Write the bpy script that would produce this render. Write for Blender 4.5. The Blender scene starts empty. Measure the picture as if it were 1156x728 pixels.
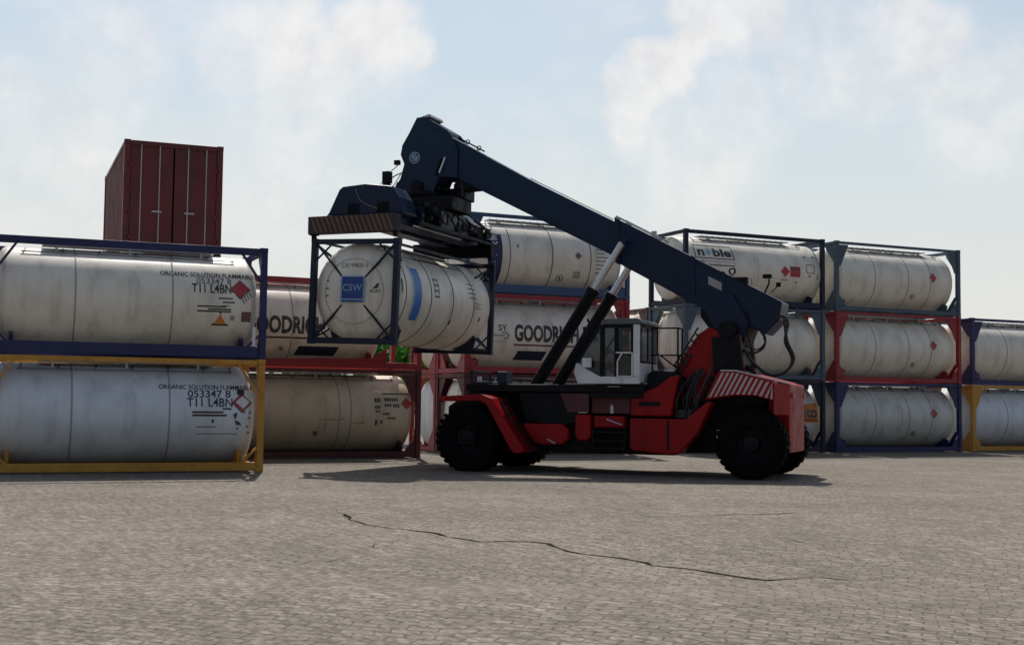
import bpy, bmesh, math, random
from mathutils import Vector, Matrix
R = math.radians
random.seed(7)
SC = bpy.context.scene
COL = SC.collection

# ------------------------------------------------------------------ camera
cam = bpy.data.cameras.new('camera')
cam.sensor_width = 36; cam.lens = 1450 / 1156 * 36
cam.clip_start = 0.1; cam.clip_end = 3000
co = bpy.data.objects.new('camera', cam); COL.objects.link(co)
co.matrix_world = (Matrix.Translation((0, 0, 1.65)) @ Matrix.Rotation(R(90) + math.atan(91 / 1450), 4, 'X')
                   @ Matrix.Rotation(.012, 4, 'Z'))
SC.camera = co
SC.render.resolution_x = 1024; SC.render.resolution_y = 644

# ------------------------------------------------------------------ light
TO_SUN = Vector((-.55, 3.80, 5.65)).normalized()
sun = bpy.data.lights.new('sun', 'SUN'); sun.energy = 4.2; sun.angle = R(.6); sun.color = (1, .955, .88)
so = bpy.data.objects.new('sun', sun); COL.objects.link(so)
so.rotation_euler = TO_SUN.to_track_quat('Z', 'Y').to_euler(); so.location = TO_SUN * 60

W = bpy.data.worlds.new('World'); SC.world = W; W.use_nodes = True
nt = W.node_tree; nt.nodes.clear()
def N(nt, t, **k):
    n = nt.nodes.new(t)
    for a, b in k.items(): setattr(n, a, b)
    return n
def lk(nt, a, b): nt.links.new(a, b)
def mth(nt, op, a, b=None, c=None, clamp=False):
    n = N(nt, 'ShaderNodeMath', operation=op, use_clamp=clamp)
    for i, v in enumerate((a, b, c)):
        if v is None: continue
        if isinstance(v, (int, float)): n.inputs[i].default_value = v
        else: lk(nt, v, n.inputs[i])
    return n.outputs[0]
def mixc(nt, f, a, b, mode='MIX'):
    n = N(nt, 'ShaderNodeMix', data_type='RGBA', blend_type=mode)
    for s, v in ((0, f), (6, a), (7, b)):
        if isinstance(v, (int, float)): n.inputs[s].default_value = v
        elif isinstance(v, (tuple, list)): n.inputs[s].default_value = tuple(v) + ((1,) if len(v) == 3 else ())
        else: lk(nt, v, n.inputs[s])
    return n.outputs[2]
def mrange(nt, v, a, b, c=0., d=1., smooth=True):
    n = N(nt, 'ShaderNodeMapRange', interpolation_type='SMOOTHSTEP' if smooth else 'LINEAR')
    lk(nt, v, n.inputs[0])
    for i, x in enumerate((a, b, c, d)): n.inputs[i + 1].default_value = x
    return n.outputs[0]
sky = N(nt, 'ShaderNodeTexSky', sky_type='NISHITA', sun_disc=False)
sky.sun_elevation = R(55.8); sky.sun_rotation = math.atan2(TO_SUN.x, TO_SUN.y)
sky.air_density = 1.0; sky.dust_density = 2.5; sky.ozone_density = 1.5
tc = N(nt, 'ShaderNodeTexCoord')
sep = N(nt, 'ShaderNodeSeparateXYZ'); lk(nt, tc.outputs['Generated'], sep.inputs[0])
z = mth(nt, 'MAXIMUM', sep.outputs[2], 0.0)
den = mth(nt, 'ADD', z, .42)
cmb = N(nt, 'ShaderNodeCombineXYZ')
lk(nt, mth(nt, 'DIVIDE', sep.outputs[0], den), cmb.inputs[0])
lk(nt, mth(nt, 'DIVIDE', sep.outputs[1], den), cmb.inputs[1])
lk(nt, mth(nt, 'MULTIPLY', z, 2.2), cmb.inputs[2])
def cloud(scale, off, det=7, rough=.55):
    m = N(nt, 'ShaderNodeMapping'); m.inputs[1].default_value = off
    lk(nt, cmb.outputs[0], m.inputs[0])
    n = N(nt, 'ShaderNodeTexNoise'); n.inputs['Scale'].default_value = scale
    n.inputs['Detail'].default_value = det; n.inputs['Roughness'].default_value = rough
    n.inputs['Distortion'].default_value = .25
    lk(nt, m.outputs[0], n.inputs['Vector']); return n.outputs[0]
CLOUD_OFF = (3.1, 0.4, 1.2)
big = mrange(nt, cloud(2.6, CLOUD_OFF), .44, .62)
fine = mrange(nt, cloud(7.5, (8.2, 3.3, 0)), .35, .7)
# cumulus heads: soft lumps round given sky directions, torn at the edges by noise
HEADS = [(-0.108, 0.956, 0.273, 0.052, 1.0), (-0.158, 0.952, 0.261, 0.065, 0.9), (-0.079, 0.961, 0.264, 0.03, 0.8), (-0.206, 0.941, 0.271, 0.078, 0.6), (-0.168, 0.963, 0.209, 0.052, 0.55), (-0.195, 0.966, 0.169, 0.078, 0.5), (-0.122, 0.974, 0.192, 0.043, 0.35), (0.11, 0.964, 0.243, 0.045, 1.0), (0.126, 0.956, 0.265, 0.039, 0.9), (0.091, 0.971, 0.221, 0.043, 0.8), (0.145, 0.948, 0.284, 0.052, 0.8), (0.121, 0.946, 0.3, 0.043, 0.8), (0.183, 0.94, 0.288, 0.047, 0.75), (0.167, 0.96, 0.226, 0.069, 0.5), (0.135, 0.973, 0.188, 0.078, 0.6), (0.21, 0.942, 0.263, 0.052, 0.5), (0.278, 0.925, 0.259, 0.078, 0.7), (0.333, 0.917, 0.218, 0.078, 0.6), (-0.298, 0.921, 0.251, 0.078, 0.6), (-0.335, 0.923, 0.192, 0.086, 0.6), (-0.261, 0.924, 0.278, 0.052, 0.4), (0.041, 0.984, 0.175, 0.069, 0.3)]
def dirnoise(sc, det, off):
    m = N(nt, 'ShaderNodeMapping'); m.inputs[1].default_value = off; lk(nt, tc.outputs['Generated'], m.inputs[0])
    n = N(nt, 'ShaderNodeTexNoise'); n.inputs['Scale'].default_value = sc; n.inputs['Detail'].default_value = det; n.inputs['Roughness'].default_value = .6
    lk(nt, m.outputs[0], n.inputs['Vector']); return n
warp = dirnoise(9, 6, (1.3, .2, .7))
wv = N(nt, 'ShaderNodeVectorMath', operation='MULTIPLY_ADD'); lk(nt, warp.outputs[1], wv.inputs[0]); wv.inputs[1].default_value = (.12, .0, .10)
wo0 = N(nt, 'ShaderNodeVectorMath', operation='SUBTRACT'); lk(nt, tc.outputs['Generated'], wo0.inputs[0]); wo0.inputs[1].default_value = (.06, 0, .05)
lk(nt, wo0.outputs[0], wv.inputs[2])
heads = None
for hx, hy, hz_, hr_, hw in HEADS:
    dd = N(nt, 'ShaderNodeVectorMath', operation='DISTANCE'); lk(nt, wv.outputs[0], dd.inputs[0]); dd.inputs[1].default_value = (hx, hy, hz_)
    b_ = mrange(nt, dd.outputs['Value'], hr_ * 1.15, hr_ * .25, 0, hw)
    heads = b_ if heads is None else mth(nt, 'MAXIMUM', heads, b_)
puff = mrange(nt, dirnoise(22, 7, (4, 1, 2)).outputs[0], .30, .62)
edge = mth(nt, 'ADD', heads, mth(nt, 'MULTIPLY_ADD', dirnoise(17, 8, (4, 1, 2)).outputs[0], 1.5, -.75))
heads = mth(nt, 'ADD', mth(nt, 'MULTIPLY', mrange(nt, edge, .15, .95), .62), mth(nt, 'MULTIPLY', heads, .34), clamp=True)
cl0 = mth(nt, 'MULTIPLY', big, mth(nt, 'MULTIPLY_ADD', fine, .3, .1), clamp=True)
cl = mth(nt, 'MAXIMUM', cl0, heads)
haze_f = mrange(nt, z, .02, .55, .93, .10)
# the veil of haze is brightest on the sun's side and dim at the observer's back
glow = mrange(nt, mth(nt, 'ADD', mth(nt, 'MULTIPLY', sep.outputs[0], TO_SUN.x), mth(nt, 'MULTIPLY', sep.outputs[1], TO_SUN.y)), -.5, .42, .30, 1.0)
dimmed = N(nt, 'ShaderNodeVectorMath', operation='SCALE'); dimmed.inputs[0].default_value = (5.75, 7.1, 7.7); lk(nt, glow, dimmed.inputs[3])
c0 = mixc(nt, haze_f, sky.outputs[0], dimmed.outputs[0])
near_h = mrange(nt, z, .02, .30, .9, .0)
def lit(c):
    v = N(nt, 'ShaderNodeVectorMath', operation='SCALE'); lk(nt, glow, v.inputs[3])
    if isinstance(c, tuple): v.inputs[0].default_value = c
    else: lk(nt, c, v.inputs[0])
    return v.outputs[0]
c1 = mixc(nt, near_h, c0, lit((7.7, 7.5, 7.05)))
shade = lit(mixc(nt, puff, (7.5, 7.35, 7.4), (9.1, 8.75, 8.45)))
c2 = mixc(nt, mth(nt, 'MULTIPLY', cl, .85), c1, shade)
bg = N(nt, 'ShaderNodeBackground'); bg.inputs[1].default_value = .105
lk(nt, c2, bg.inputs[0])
wo = N(nt, 'ShaderNodeOutputWorld'); lk(nt, bg.outputs[0], wo.inputs[0])
vs = SC.view_settings
vs.view_transform = 'Standard'; vs.look = 'None'; vs.exposure = 0.0; vs.gamma = 1; vs.use_curve_mapping = False

# ------------------------------------------------------------------ materials
def paint(name, col, rough=.5, dirt=.35, dcol=(.12, .10, .085), scale=2.2, streak=1.0, metal=0., bump=.0, rust=0., spec=.5):
    m = bpy.data.materials.new(name); m.use_nodes = True
    t = m.node_tree; p = t.nodes['Principled BSDF']
    p.inputs['Roughness'].default_value = rough; p.inputs['Metallic'].default_value = metal
    p.inputs['Specular IOR Level'].default_value = spec
    tcx = N(t, 'ShaderNodeTexCoord')
    def noise(sc, mp=(1, 1, 1), det=6, rg=.6):
        mm = N(t, 'ShaderNodeMapping'); mm.inputs[3].default_value = mp
        lk(t, tcx.outputs['Object'], mm.inputs[0])
        n = N(t, 'ShaderNodeTexNoise'); n.inputs['Scale'].default_value = sc
        n.inputs['Detail'].default_value = det; n.inputs['Roughness'].default_value = rg
        lk(t, mm.outputs[0], n.inputs['Vector']); return n.outputs[0]
    a = mrange(t, noise(scale), .42, .72)
    b = mrange(t, noise(scale * 3.2, (1, 1, .10 * streak if streak else 1)), .45, .75)
    f = mth(t, 'MULTIPLY', mth(t, 'MULTIPLY_ADD', a, .5, mth(t, 'MULTIPLY', b, .6)), dirt, clamp=True)
    c = mixc(t, f, col, dcol)
    if rust > 0:
        rr = mrange(t, noise(9, det=8), 1 - rust * .55, 1 - rust * .55 + .06)
        c = mixc(t, rr, c, (.13, .045, .02))
    lk(t, c, p.inputs['Base Color'])
    lk(t, mth(t, 'MULTIPLY_ADD', a, .18, rough - .05, clamp=True), p.inputs['Roughness'])
    if bump:
        bn = N(t, 'ShaderNodeBump'); bn.inputs['Strength'].default_value = bump; bn.inputs['Distance'].default_value = .02
        lk(t, noise(scale * 5), bn.inputs['Height']); lk(t, bn.outputs[0], p.inputs['Normal'])
    return m
M = {}
M['tank_white'] = paint('tank_white', (.86, .81, .70), .36, .55, (.34, .29, .21), 1.0, streak=.6, bump=.10)
M['tank_cool'] = paint('tank_cool', (.76, .80, .83), .36, .5, (.30, .31, .30), 1.0, streak=.6, bump=.10)
M['tank_beige'] = paint('tank_beige', (.66, .57, .42), .42, .55, (.32, .26, .19), 1.0, streak=.6, bump=.10)
M['tank_grey'] = paint('tank_grey', (.68, .67, .62), .36, .6, (.24, .21, .17), 1.0, streak=.6, bump=.10)
M['band'] = paint('band', (.17, .165, .155), .5, .4)
M['weld'] = paint('weld', (.40, .38, .35), .5, .4)
M['navy_frame'] = paint('navy_frame', (.012, .017, .10), .5, .3, (.05, .045, .05), rust=.35)
M['yellow_frame'] = paint('yellow_frame', (.60, .29, .035), .55, .4, (.12, .07, .035), rust=.45)
M['red_frame'] = paint('red_frame', (.32, .018, .030), .5, .35, (.09, .03, .03), rust=.3)
M['maroon_frame'] = paint('maroon_frame', (.095, .016, .022), .6, .4, (.05, .04, .035), rust=.4)
M['steel_blue_frame'] = paint('steel_blue_frame', (.06, .10, .15), .5, .4, (.05, .05, .05), rust=.35)
M['blue_frame'] = paint('blue_frame', (.03, .085, .20), .5, .35, (.05, .05, .06), rust=.3)
M['slate_frame'] = paint('slate_frame', (.014, .022, .048), .55, .4, (.03, .03, .035), rust=.35, spec=.3)
M['brown_frame'] = paint('brown_frame', (.16, .085, .07), .6, .4, (.06, .05, .04), rust=.5)
M['box_red'] = paint('box_red', (.16, .022, .024), .55, .7, (.06, .03, .025), 1.2, rust=.7, bump=.1)
M['galv'] = paint('galv', (.55, .55, .55), .45, .3, metal=.6)
M['chrome'] = paint('chrome', (.62, .64, .67), .28, .12, metal=.85)
M['black_txt'] = paint('black_txt', (.018, .019, .026), .5, .8, (.22, .21, .19), 3)
M['white_txt'] = paint('white_txt', (.78, .78, .78), .5, .2)
M['grey_txt'] = paint('grey_txt', (.16, .16, .17), .6, .2)
M['logo_blue'] = paint('logo_blue', (.012, .06, .30), .45, .2)
M['stripe_blue'] = paint('stripe_blue', (.012, .16, .55), .45, .25)
M['pale_blue'] = paint('pale_blue', (.30, .45, .60), .45, .2)
M['placard_red'] = paint('placard_red', (.46, .03, .04), .5, .6, (.30, .17, .15), 4)
M['placard_orange'] = paint('placard_orange', (.70, .22, .03), .45, .2)
M['band_orange'] = paint('band_orange', (.65, .17, .025), .45, .25)
M['hauler_red'] = paint('hauler_red', (.34, .005, .008), .40, .6, (.05, .008, .008), 1.6, bump=.05, rust=.2, spec=.2)
M['boom_navy'] = paint('boom_navy', (.002, .013, .045), .42, .45, (.012, .022, .045), 1.4, bump=.03, spec=.3)
M['boom_teal'] = paint('boom_teal', (.002, .020, .056), .42, .45, (.014, .032, .055), 1.4, bump=.03, spec=.3)
M['machine_black'] = paint('machine_black', (.004, .005, .008), .6, .5, (.010, .009, .010), 3, spec=.22)
M['rubber'] = paint('rubber', (.0045, .0045, .005), .9, .4, (.014, .013, .012), 3, spec=.1)
M['hose'] = paint('hose', (.012, .012, .014), .5, .2)
M['cab_white'] = paint('cab_white', (.76, .78, .79), .4, .5, (.12, .12, .12), 2.4)
M['cab_roof'] = paint('cab_roof', (.10, .115, .125), .5, .4)
M['seat_dark'] = paint('seat_dark', (.03, .03, .035), .8, .2)
M['hatch_dark'] = paint('hatch_dark', (.022, .018, .022), .6, .3)
M['hatch_orange'] = paint('hatch_orange', (.20, .085, .035), .6, .5, (.06, .05, .04))
M['hatch_white'] = paint('hatch_white', (.52, .44, .44), .5, .5, (.25, .16, .15))
M['bark'] = paint('bark', (.10, .07, .05), .9, .4)
def glass():
    m = bpy.data.materials.new('cab_glass'); m.use_nodes = True
    t = m.node_tree; t.nodes.clear()
    a = N(t, 'ShaderNodeBsdfTransparent'); a.inputs[0].default_value = (.42, .46, .49, 1)
    b = N(t, 'ShaderNodeBsdfGlossy'); b.inputs['Roughness'].default_value = .06; b.inputs[0].default_value = (.8, .85, .9, 1)
    fr = N(t, 'ShaderNodeFresnel'); fr.inputs[0].default_value = 1.5
    x = N(t, 'ShaderNodeMixShader'); lk(t, mth(t, 'MULTIPLY_ADD', fr.outputs[0], .9, .03, clamp=True), x.inputs[0])
    lk(t, a.outputs[0], x.inputs[1]); lk(t, b.outputs[0], x.inputs[2])
    o = N(t, 'ShaderNodeOutputMaterial'); lk(t, x.outputs[0], o.inputs[0]); return m
M['glass'] = glass()
def leafmat():
    m = bpy.data.materials.new('leaf'); m.use_nodes = True
    t = m.node_tree; p = t.nodes['Principled BSDF']; p.inputs['Roughness'].default_value = .55
    tcx = N(t, 'ShaderNodeTexCoord'); n = N(t, 'ShaderNodeTexNoise'); n.inputs['Scale'].default_value = 4
    lk(t, tcx.outputs['Object'], n.inputs['Vector'])
    lk(t, mixc(t, n.outputs[0], (.03, .16, .02), (.12, .38, .05)), p.inputs['Base Color']); return m
M['leaf'] = leafmat()
def groundmat():
    m = bpy.data.materials.new('block_paving'); m.use_nodes = True
    t = m.node_tree; p = t.nodes['Principled BSDF']; p.inputs['Roughness'].default_value = .85
    p.inputs['Specular IOR Level'].default_value = .25
    g = N(t, 'ShaderNodeNewGeometry')
    def mp(rot, sc=(1, 1, 1)):
        mm = N(t, 'ShaderNodeMapping'); mm.inputs[2].default_value = (0, 0, R(rot)); mm.inputs[3].default_value = sc
        lk(t, g.outputs['Position'], mm.inputs[0]); return mm.outputs[0]
    def along(deg, elong, narrow):
        mm = N(t, 'ShaderNodeMapping', vector_type='TEXTURE'); mm.inputs[2].default_value = (0, 0, R(deg)); mm.inputs[3].default_value = (elong, narrow, 1)
        lk(t, g.outputs['Position'], mm.inputs[0]); return mm.outputs[0]
    def noise(v, sc, det=5, rg=.6):
        n = N(t, 'ShaderNodeTexNoise'); n.inputs['Scale'].default_value = sc; n.inputs['Detail'].default_value = det
        n.inputs['Roughness'].default_value = rg; lk(t, v, n.inputs['Vector']); return n
    # slightly wandering courses of concrete blocks
    wob = noise(mp(0), .35, 3)
    va = N(t, 'ShaderNodeVectorMath', operation='MULTIPLY_ADD')
    lk(t, wob.outputs[1], va.inputs[0]); va.inputs[1].default_value = (.9, .9, 0); lk(t, mp(17), va.inputs[2])
    br = N(t, 'ShaderNodeTexBrick'); lk(t, va.outputs[0], br.inputs['Vector'])
    br.inputs['Scale'].default_value = 1; br.inputs['Brick Width'].default_value = .24; br.inputs['Row Height'].default_value = .13
    br.inputs['Mortar Size'].default_value = .012; br.inputs['Mortar Smooth'].default_value = .4
    br.inputs['Color1'].default_value = (.205, .177, .146, 1); br.inputs['Color2'].default_value = (.166, .140, .113, 1)
    br.inputs['Mortar'].default_value = (.100, .083, .067, 1); br.inputs['Bias'].default_value = 0
    a = noise(mp(0), .22, 6, .65); b = noise(along(-66, 1.8, .8), 2.0, 6, .7); c = noise(along(-70, 2.0, 1.0), .6, 5)
    f = mrange(t, a.outputs[0], .35, .68, .88, 1.10)
    f2 = mrange(t, b.outputs[0], .3, .7, .84, 1.13)
    f3 = mrange(t, c.outputs[0], .35, .7, .93, 1.07)
    e = noise(along(-62, 1.7, .8), 6.5, 4, .65); g_ = noise(along(-62, 1.9, .8), 14, 3, .6)
    f4 = mrange(t, e.outputs[0], .32, .68, .72, 1.25); f5 = mrange(t, g_.outputs[0], .3, .7, .68, 1.26)
    pit = mrange(t, noise(along(-75, 1.5, 1.0), 2.4, 4, .7).outputs[0], .64, .72, 1.0, .55)
    ff = mth(t, 'MULTIPLY', mth(t, 'MULTIPLY', f, f2), f3)
    ff = mth(t, 'MULTIPLY', mth(t, 'MULTIPLY', ff, f4), mth(t, 'MULTIPLY', f5, pit))
    vm = N(t, 'ShaderNodeVectorMath', operation='SCALE'); lk(t, br.outputs[0], vm.inputs[0]); lk(t, ff, vm.inputs[3])
    # oil and tyre grime patches
    st = noise(mp(10, (.25, 1.3, 1)), .35, 7, .7)
    cc = mixc(t, mrange(t, st.outputs[0], .60, .72, 0, .40), vm.outputs[0], (.085, .075, .068))
    # paler worn lanes and dark scattered oil drips
    ln = noise(mp(-6, (.05, .5, 1)), 1.0, 5, .6)
    cc = mixc(t, mrange(t, ln.outputs[0], .50, .68, 0, .22), cc, (.26, .225, .185))
    dr = noise(mp(0), 1.6, 3, .5)
    cc = mixc(t, mrange(t, dr.outputs[0], .70, .76, 0, .55), cc, (.05, .044, .04))
    lk(t, cc, p.inputs['Base Color'])
    bn = N(t, 'ShaderNodeBump'); bn.inputs['Strength'].default_value = .8; bn.inputs['Distance'].default_value = .02
    h = mth(t, 'ADD', mth(t, 'MULTIPLY', br.outputs['Fac'], -.25), mth(t, 'ADD', e.outputs[0], g_.outputs[0]))
    lk(t, h, bn.inputs['Height']); lk(t, bn.outputs[0], p.inputs['Normal'])
    return m
M['ground'] = groundmat()
M['crack'] = paint('crack', (.028, .022, .018), 1, .1, spec=0.)

# ------------------------------------------------------------------ mesh helpers
class MB:
    def __init__(s): s.v = []; s.f = []
    def add(s, vs_, fs):
        o = len(s.v); s.v += [tuple(p) for p in vs_]; s.f += [tuple(i + o for i in f) for f in fs]; return s
    def box(s, c, d, rot=None):
        x, y, z_ = d[0] / 2, d[1] / 2, d[2] / 2
        P = [Vector((a, b, e)) for a in (-x, x) for b in (-y, y) for e in (-z_, z_)]
        if rot: P = [rot @ p for p in P]
        P = [p + Vector(c) for p in P]
        return s.add(P, [(0, 1, 3, 2), (4, 6, 7, 5), (0, 4, 5, 1), (2, 3, 7, 6), (0, 2, 6, 4), (1, 5, 7, 3)])
    def bb(s, x0, x1, y0, y1, z0, z1):
        return s.box(((x0 + x1) / 2, (y0 + y1) / 2, (z0 + z1) / 2), (abs(x1 - x0), abs(y1 - y0), abs(z1 - z0)))
    def prism(s, poly, a0, a1, ax='y'):       # poly in xz (ax y), yz (ax x) or xy (ax z)
        def P(u, v, w): return {'y': (u, w, v), 'x': (w, u, v), 'z': (u, v, w)}[ax]
        n = len(poly)
        vs_ = [P(u, v, a0) for u, v in poly] + [P(u, v, a1) for u, v in poly]
        fs = [tuple(range(n)), tuple(range(2 * n - 1, n - 1, -1))]
        fs += [(i, n + i, n + (i + 1) % n, (i + 1) % n) for i in range(n)]
        return s.add(vs_, fs)
    def bar(s, p, q, w, h=None, up=(0, 0, 1)):
        p, q = Vector(p), Vector(q); h = h or w
        d = (q - p).normalized(); u = Vector(up)
        if abs(d.dot(u)) > .98: u = Vector((1, 0, 0))
        a = d.cross(u).normalized() * w / 2; b = a.cross(d).normalized() * h / 2
        vs_ = [p - a - b, p + a - b, p + a + b, p - a + b, q - a - b, q + a - b, q + a + b, q - a + b]
        return s.add(vs_, [(3, 2, 1, 0), (4, 5, 6, 7), (0, 1, 5, 4), (1, 2, 6, 5), (2, 3, 7, 6), (3, 0, 4, 7)])
    def tube(s, pts, r, n=8, r2=None):
        pts = [Vector(p) for p in pts]; m = len(pts); rings = []
        prev = None
        for i, p in enumerate(pts):
            d = (pts[min(i + 1, m - 1)] - pts[max(i - 1, 0)]).normalized()
            if prev is None:
                u = Vector((0, 0, 1)) if abs(d.z) < .9 else Vector((1, 0, 0))
                a = d.cross(u).normalized()
            else:
                a = (prev - d * prev.dot(d)).normalized()
            prev = a; b = d.cross(a)
            rr = r if r2 is None else r + (r2 - r) * i / (m - 1)
            rings.append([p + (a * math.cos(2 * math.pi * k / n) + b * math.sin(2 * math.pi * k / n)) * rr for k in range(n)])
        fs = []
        for i in range(m - 1):
            for k in range(n): fs.append((i * n + k, i * n + (k + 1) % n, (i + 1) * n + (k + 1) % n, (i + 1) * n + k))
        fs += [tuple(range(n - 1, -1, -1)), tuple(range((m - 1) * n, m * n))]
        return s.add([v for r_ in rings for v in r_], fs)
    def lathe(s, prof, c=(0, 0, 0), ax='x', n=48, cap=False):
        vs_ = []; fs = []; m = len(prof)
        for a, r in prof:
            for k in range(n):
                t = 2 * math.pi * k / n; u, v = r * math.cos(t), r * math.sin(t)
                p = {'x': (a, u, v), 'y': (u, a, v), 'z': (u, v, a)}[ax]
                vs_.append((p[0] + c[0], p[1] + c[1], p[2] + c[2]))
        for i in range(m - 1):
            for k in range(n): fs.append((i * n + k, i * n + (k + 1) % n, (i + 1) * n + (k + 1) % n, (i + 1) * n + k))
        if cap: fs += [tuple(range(n - 1, -1, -1)), tuple(range((m - 1) * n, m * n))]
        return s.add(vs_, fs)
    def torus(s, c, r, t, ax='x', n=48, m=8, w=None):
        w = w or t
        prof = [(w * math.sin(2 * math.pi * j / m), r + t * math.cos(2 * math.pi * j / m)) for j in range(m + 1)]
        return s.lathe(prof, c, ax, n)
    def build(s, name, mat, parent=None, smooth=None, bevel=0, loc=None):
        me = bpy.data.meshes.new(name); me.from_pydata(s.v, [], s.f)
        bm = bmesh.new(); bm.from_mesh(me); bmesh.ops.recalc_face_normals(bm, faces=bm.faces); bm.to_mesh(me); bm.free()
        me.materials.append(M[mat] if isinstance(mat, str) else mat)
        if smooth:
            me.polygons.foreach_set('use_smooth', [True] * len(me.polygons))
            me.set_sharp_from_angle(angle=R(smooth))
        o = bpy.data.objects.new(name, me); COL.objects.link(o)
        if parent: o.parent = parent
        if loc: o.location = loc
        if bevel:
            b = o.modifiers.new('bevel', 'BEVEL'); b.width = bevel; b.segments = 2; b.limit_method = 'ANGLE'; b.angle_limit = R(40)
            b.harden_normals = False
        return o
def arc(c, r, a0, a1, n=12, rz=None):
    rz = rz or r
    return [(c[0] + r * math.cos(R(a0 + (a1 - a0) * i / n)), c[1] + rz * math.sin(R(a0 + (a1 - a0) * i / n))) for i in range(n + 1)]
def spline(pts, n=8):
    pts = [Vector(p) for p in pts]; q = [pts[0]] + pts + [pts[-1]]; out = []
    for i in range(1, len(q) - 2):
        for k in range(n):
            t = k / n
            out.append(.5 * ((2 * q[i]) + (-q[i - 1] + q[i + 1]) * t + (2 * q[i - 1] - 5 * q[i] + 4 * q[i + 1] - q[i + 2]) * t * t
                             + (-q[i - 1] + 3 * q[i] - 3 * q[i + 1] + q[i + 2]) * t ** 3))
    out.append(pts[-1]); return out
def thing(name, label, cat, loc, rz=0, group=None, ry=0):
    o = bpy.data.objects.new(name, None); COL.objects.link(o)
    o.empty_display_size = .3; o.location = loc; o.rotation_euler = (0, ry, rz)
    o['label'] = label; o['category'] = cat
    if group: o['group'] = group
    return o
def copy_tree(o, parent=None):
    c = o.copy(); COL.objects.link(c)
    if parent: c.parent = parent
    for ch in [k for k in bpy.data.objects if k.parent == o and k != c]: copy_tree(ch, c)
    return c

# text as flat 2D polygons in the u,v plane
_tc = {}
def text2d(s, size, bold=0., sx=1., spacing=1.):
    key = (s, bold, spacing)
    if key not in _tc:
        cu = bpy.data.curves.new('lettering', 'FONT'); cu.body = s; cu.size = 1; cu.offset = bold; cu.space_character = spacing
        cu.resolution_u = 3
        o = bpy.data.objects.new('lettering', cu); COL.objects.link(o)
        dg = bpy.context.evaluated_depsgraph_get(); me = bpy.data.meshes.new_from_object(o.evaluated_get(dg))
        bm = bmesh.new(); bm.from_mesh(me); bmesh.ops.triangulate(bm, faces=bm.faces)
        y = -.3
        while y < 1.1:
            bmesh.ops.bisect_plane(bm, geom=bm.verts[:] + bm.edges[:] + bm.faces[:], plane_co=(0, y, 0), plane_no=(0, 1, 0)); y += .12
        _tc[key] = ([v.co.to_tuple()[:2] for v in bm.verts], [tuple(v.index for v in f.verts) for f in bm.faces])
        bm.free(); bpy.data.objects.remove(o); bpy.data.curves.remove(cu)
    V, F_ = _tc[key]
    w = max(v[0] for v in V)
    return [(v[0] * size * sx, v[1] * size) for v in V], F_, w * size * sx
TR, TZ = 1.135, 1.30        # tank radius and axis height
def on_side(mb, V, F_, x0, z0, off=.006, r=TR):
    """wrap u,v shapes onto the camera-side of a tank: x0 start along tank, z0 height of v = 0"""
    a0 = math.asin(max(-1, min(1, (z0 - TZ) / r)))
    out = []
    for u, v in V:
        a = a0 + v / r
        out.append((x0 + u, -(r + off) * math.cos(a), TZ + (r + off) * math.sin(a)))
    mb.add(out, F_)
def patch(mb, x0, x1, z0, z1, off=.005, skew=0, n=8, r=TR):
    V = []; Fc = []
    h = z1 - z0
    for i in range(n + 1):
        t = i / n
        V += [(skew * t, t * h), (x1 - x0 + skew * t, t * h)]
    for i in range(n): Fc.append((2 * i, 2 * i + 1, 2 * i + 3, 2 * i + 2))
    on_side(mb, V, Fc, x0, z0, off, r)
def poly_patch(mb, pts, x0, z0, off=.006):
    on_side(mb, pts, [tuple(range(len(pts)))], x0, z0, off)
def side_text(parent, s, x, z0, size, mat='black_txt', bold=0., sx=1., name='lettering', off=.007, center=False, spacing=1.):
    V, F_, w = text2d(s, size, bold, sx, spacing); mb = MB()
    on_side(mb, V, F_, x - (w / 2 if center else 0), z0, off); return mb.build(name, mat, parent)
def ring2d(r0, r1, n=24):
    V = []; Fc = []
    for k in range(n):
        a = 2 * math.pi * k / n; V += [(r0 * math.cos(a), r0 * math.sin(a)), (r1 * math.cos(a), r1 * math.sin(a))]
    for k in range(n):
        j = (k + 1) % n; Fc.append((2 * k, 2 * k + 1, 2 * j + 1, 2 * j))
    return V, Fc
def fit_text(parent, s, xa, xb, z0, cap, mat='black_txt', bold=0., name='lettering', off=.007):
    """lettering stretched between two points along the tank; cap = height of the capitals"""
    size = cap / .70; V, F_, w = text2d(s, size, bold, 1.); k = (xb - xa) / w; mb = MB()
    on_side(mb, [(u * k, v) for u, v in V], F_, xa, z0, off); return mb.build(name, mat, parent)
def earth_mark(parent, x, z0, r=.10):
    mb = MB(); V, Fc = ring2d(r * .82, r); on_side(mb, V, Fc, x, z0)
    on_side(mb, [(-.06, .05), (-.03, .07), (.06, -.05), (.03, -.07)], [(0, 1, 2, 3)], x, z0)
    on_side(mb, [(-.05, -.02), (.02, .045), (.04, .0), (-.01, -.05)], [(0, 1, 2, 3)], x, z0, .007)
    return mb.build('earthing_mark', 'black_txt', parent)
def diamond(parent, x, z0, r, mat, border=None):
    if border:
        mb = MB(); poly_patch(mb, [(-r * 1.12, 0), (0, -r * 1.12), (r * 1.12, 0), (0, r * 1.12)], x, z0, .006); mb.build('placard_border', border, parent)
    mb = MB(); poly_patch(mb, [(-r, 0), (0, -r), (r, 0), (0, r)], x, z0, .009); return mb.build('placard', mat, parent)

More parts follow.
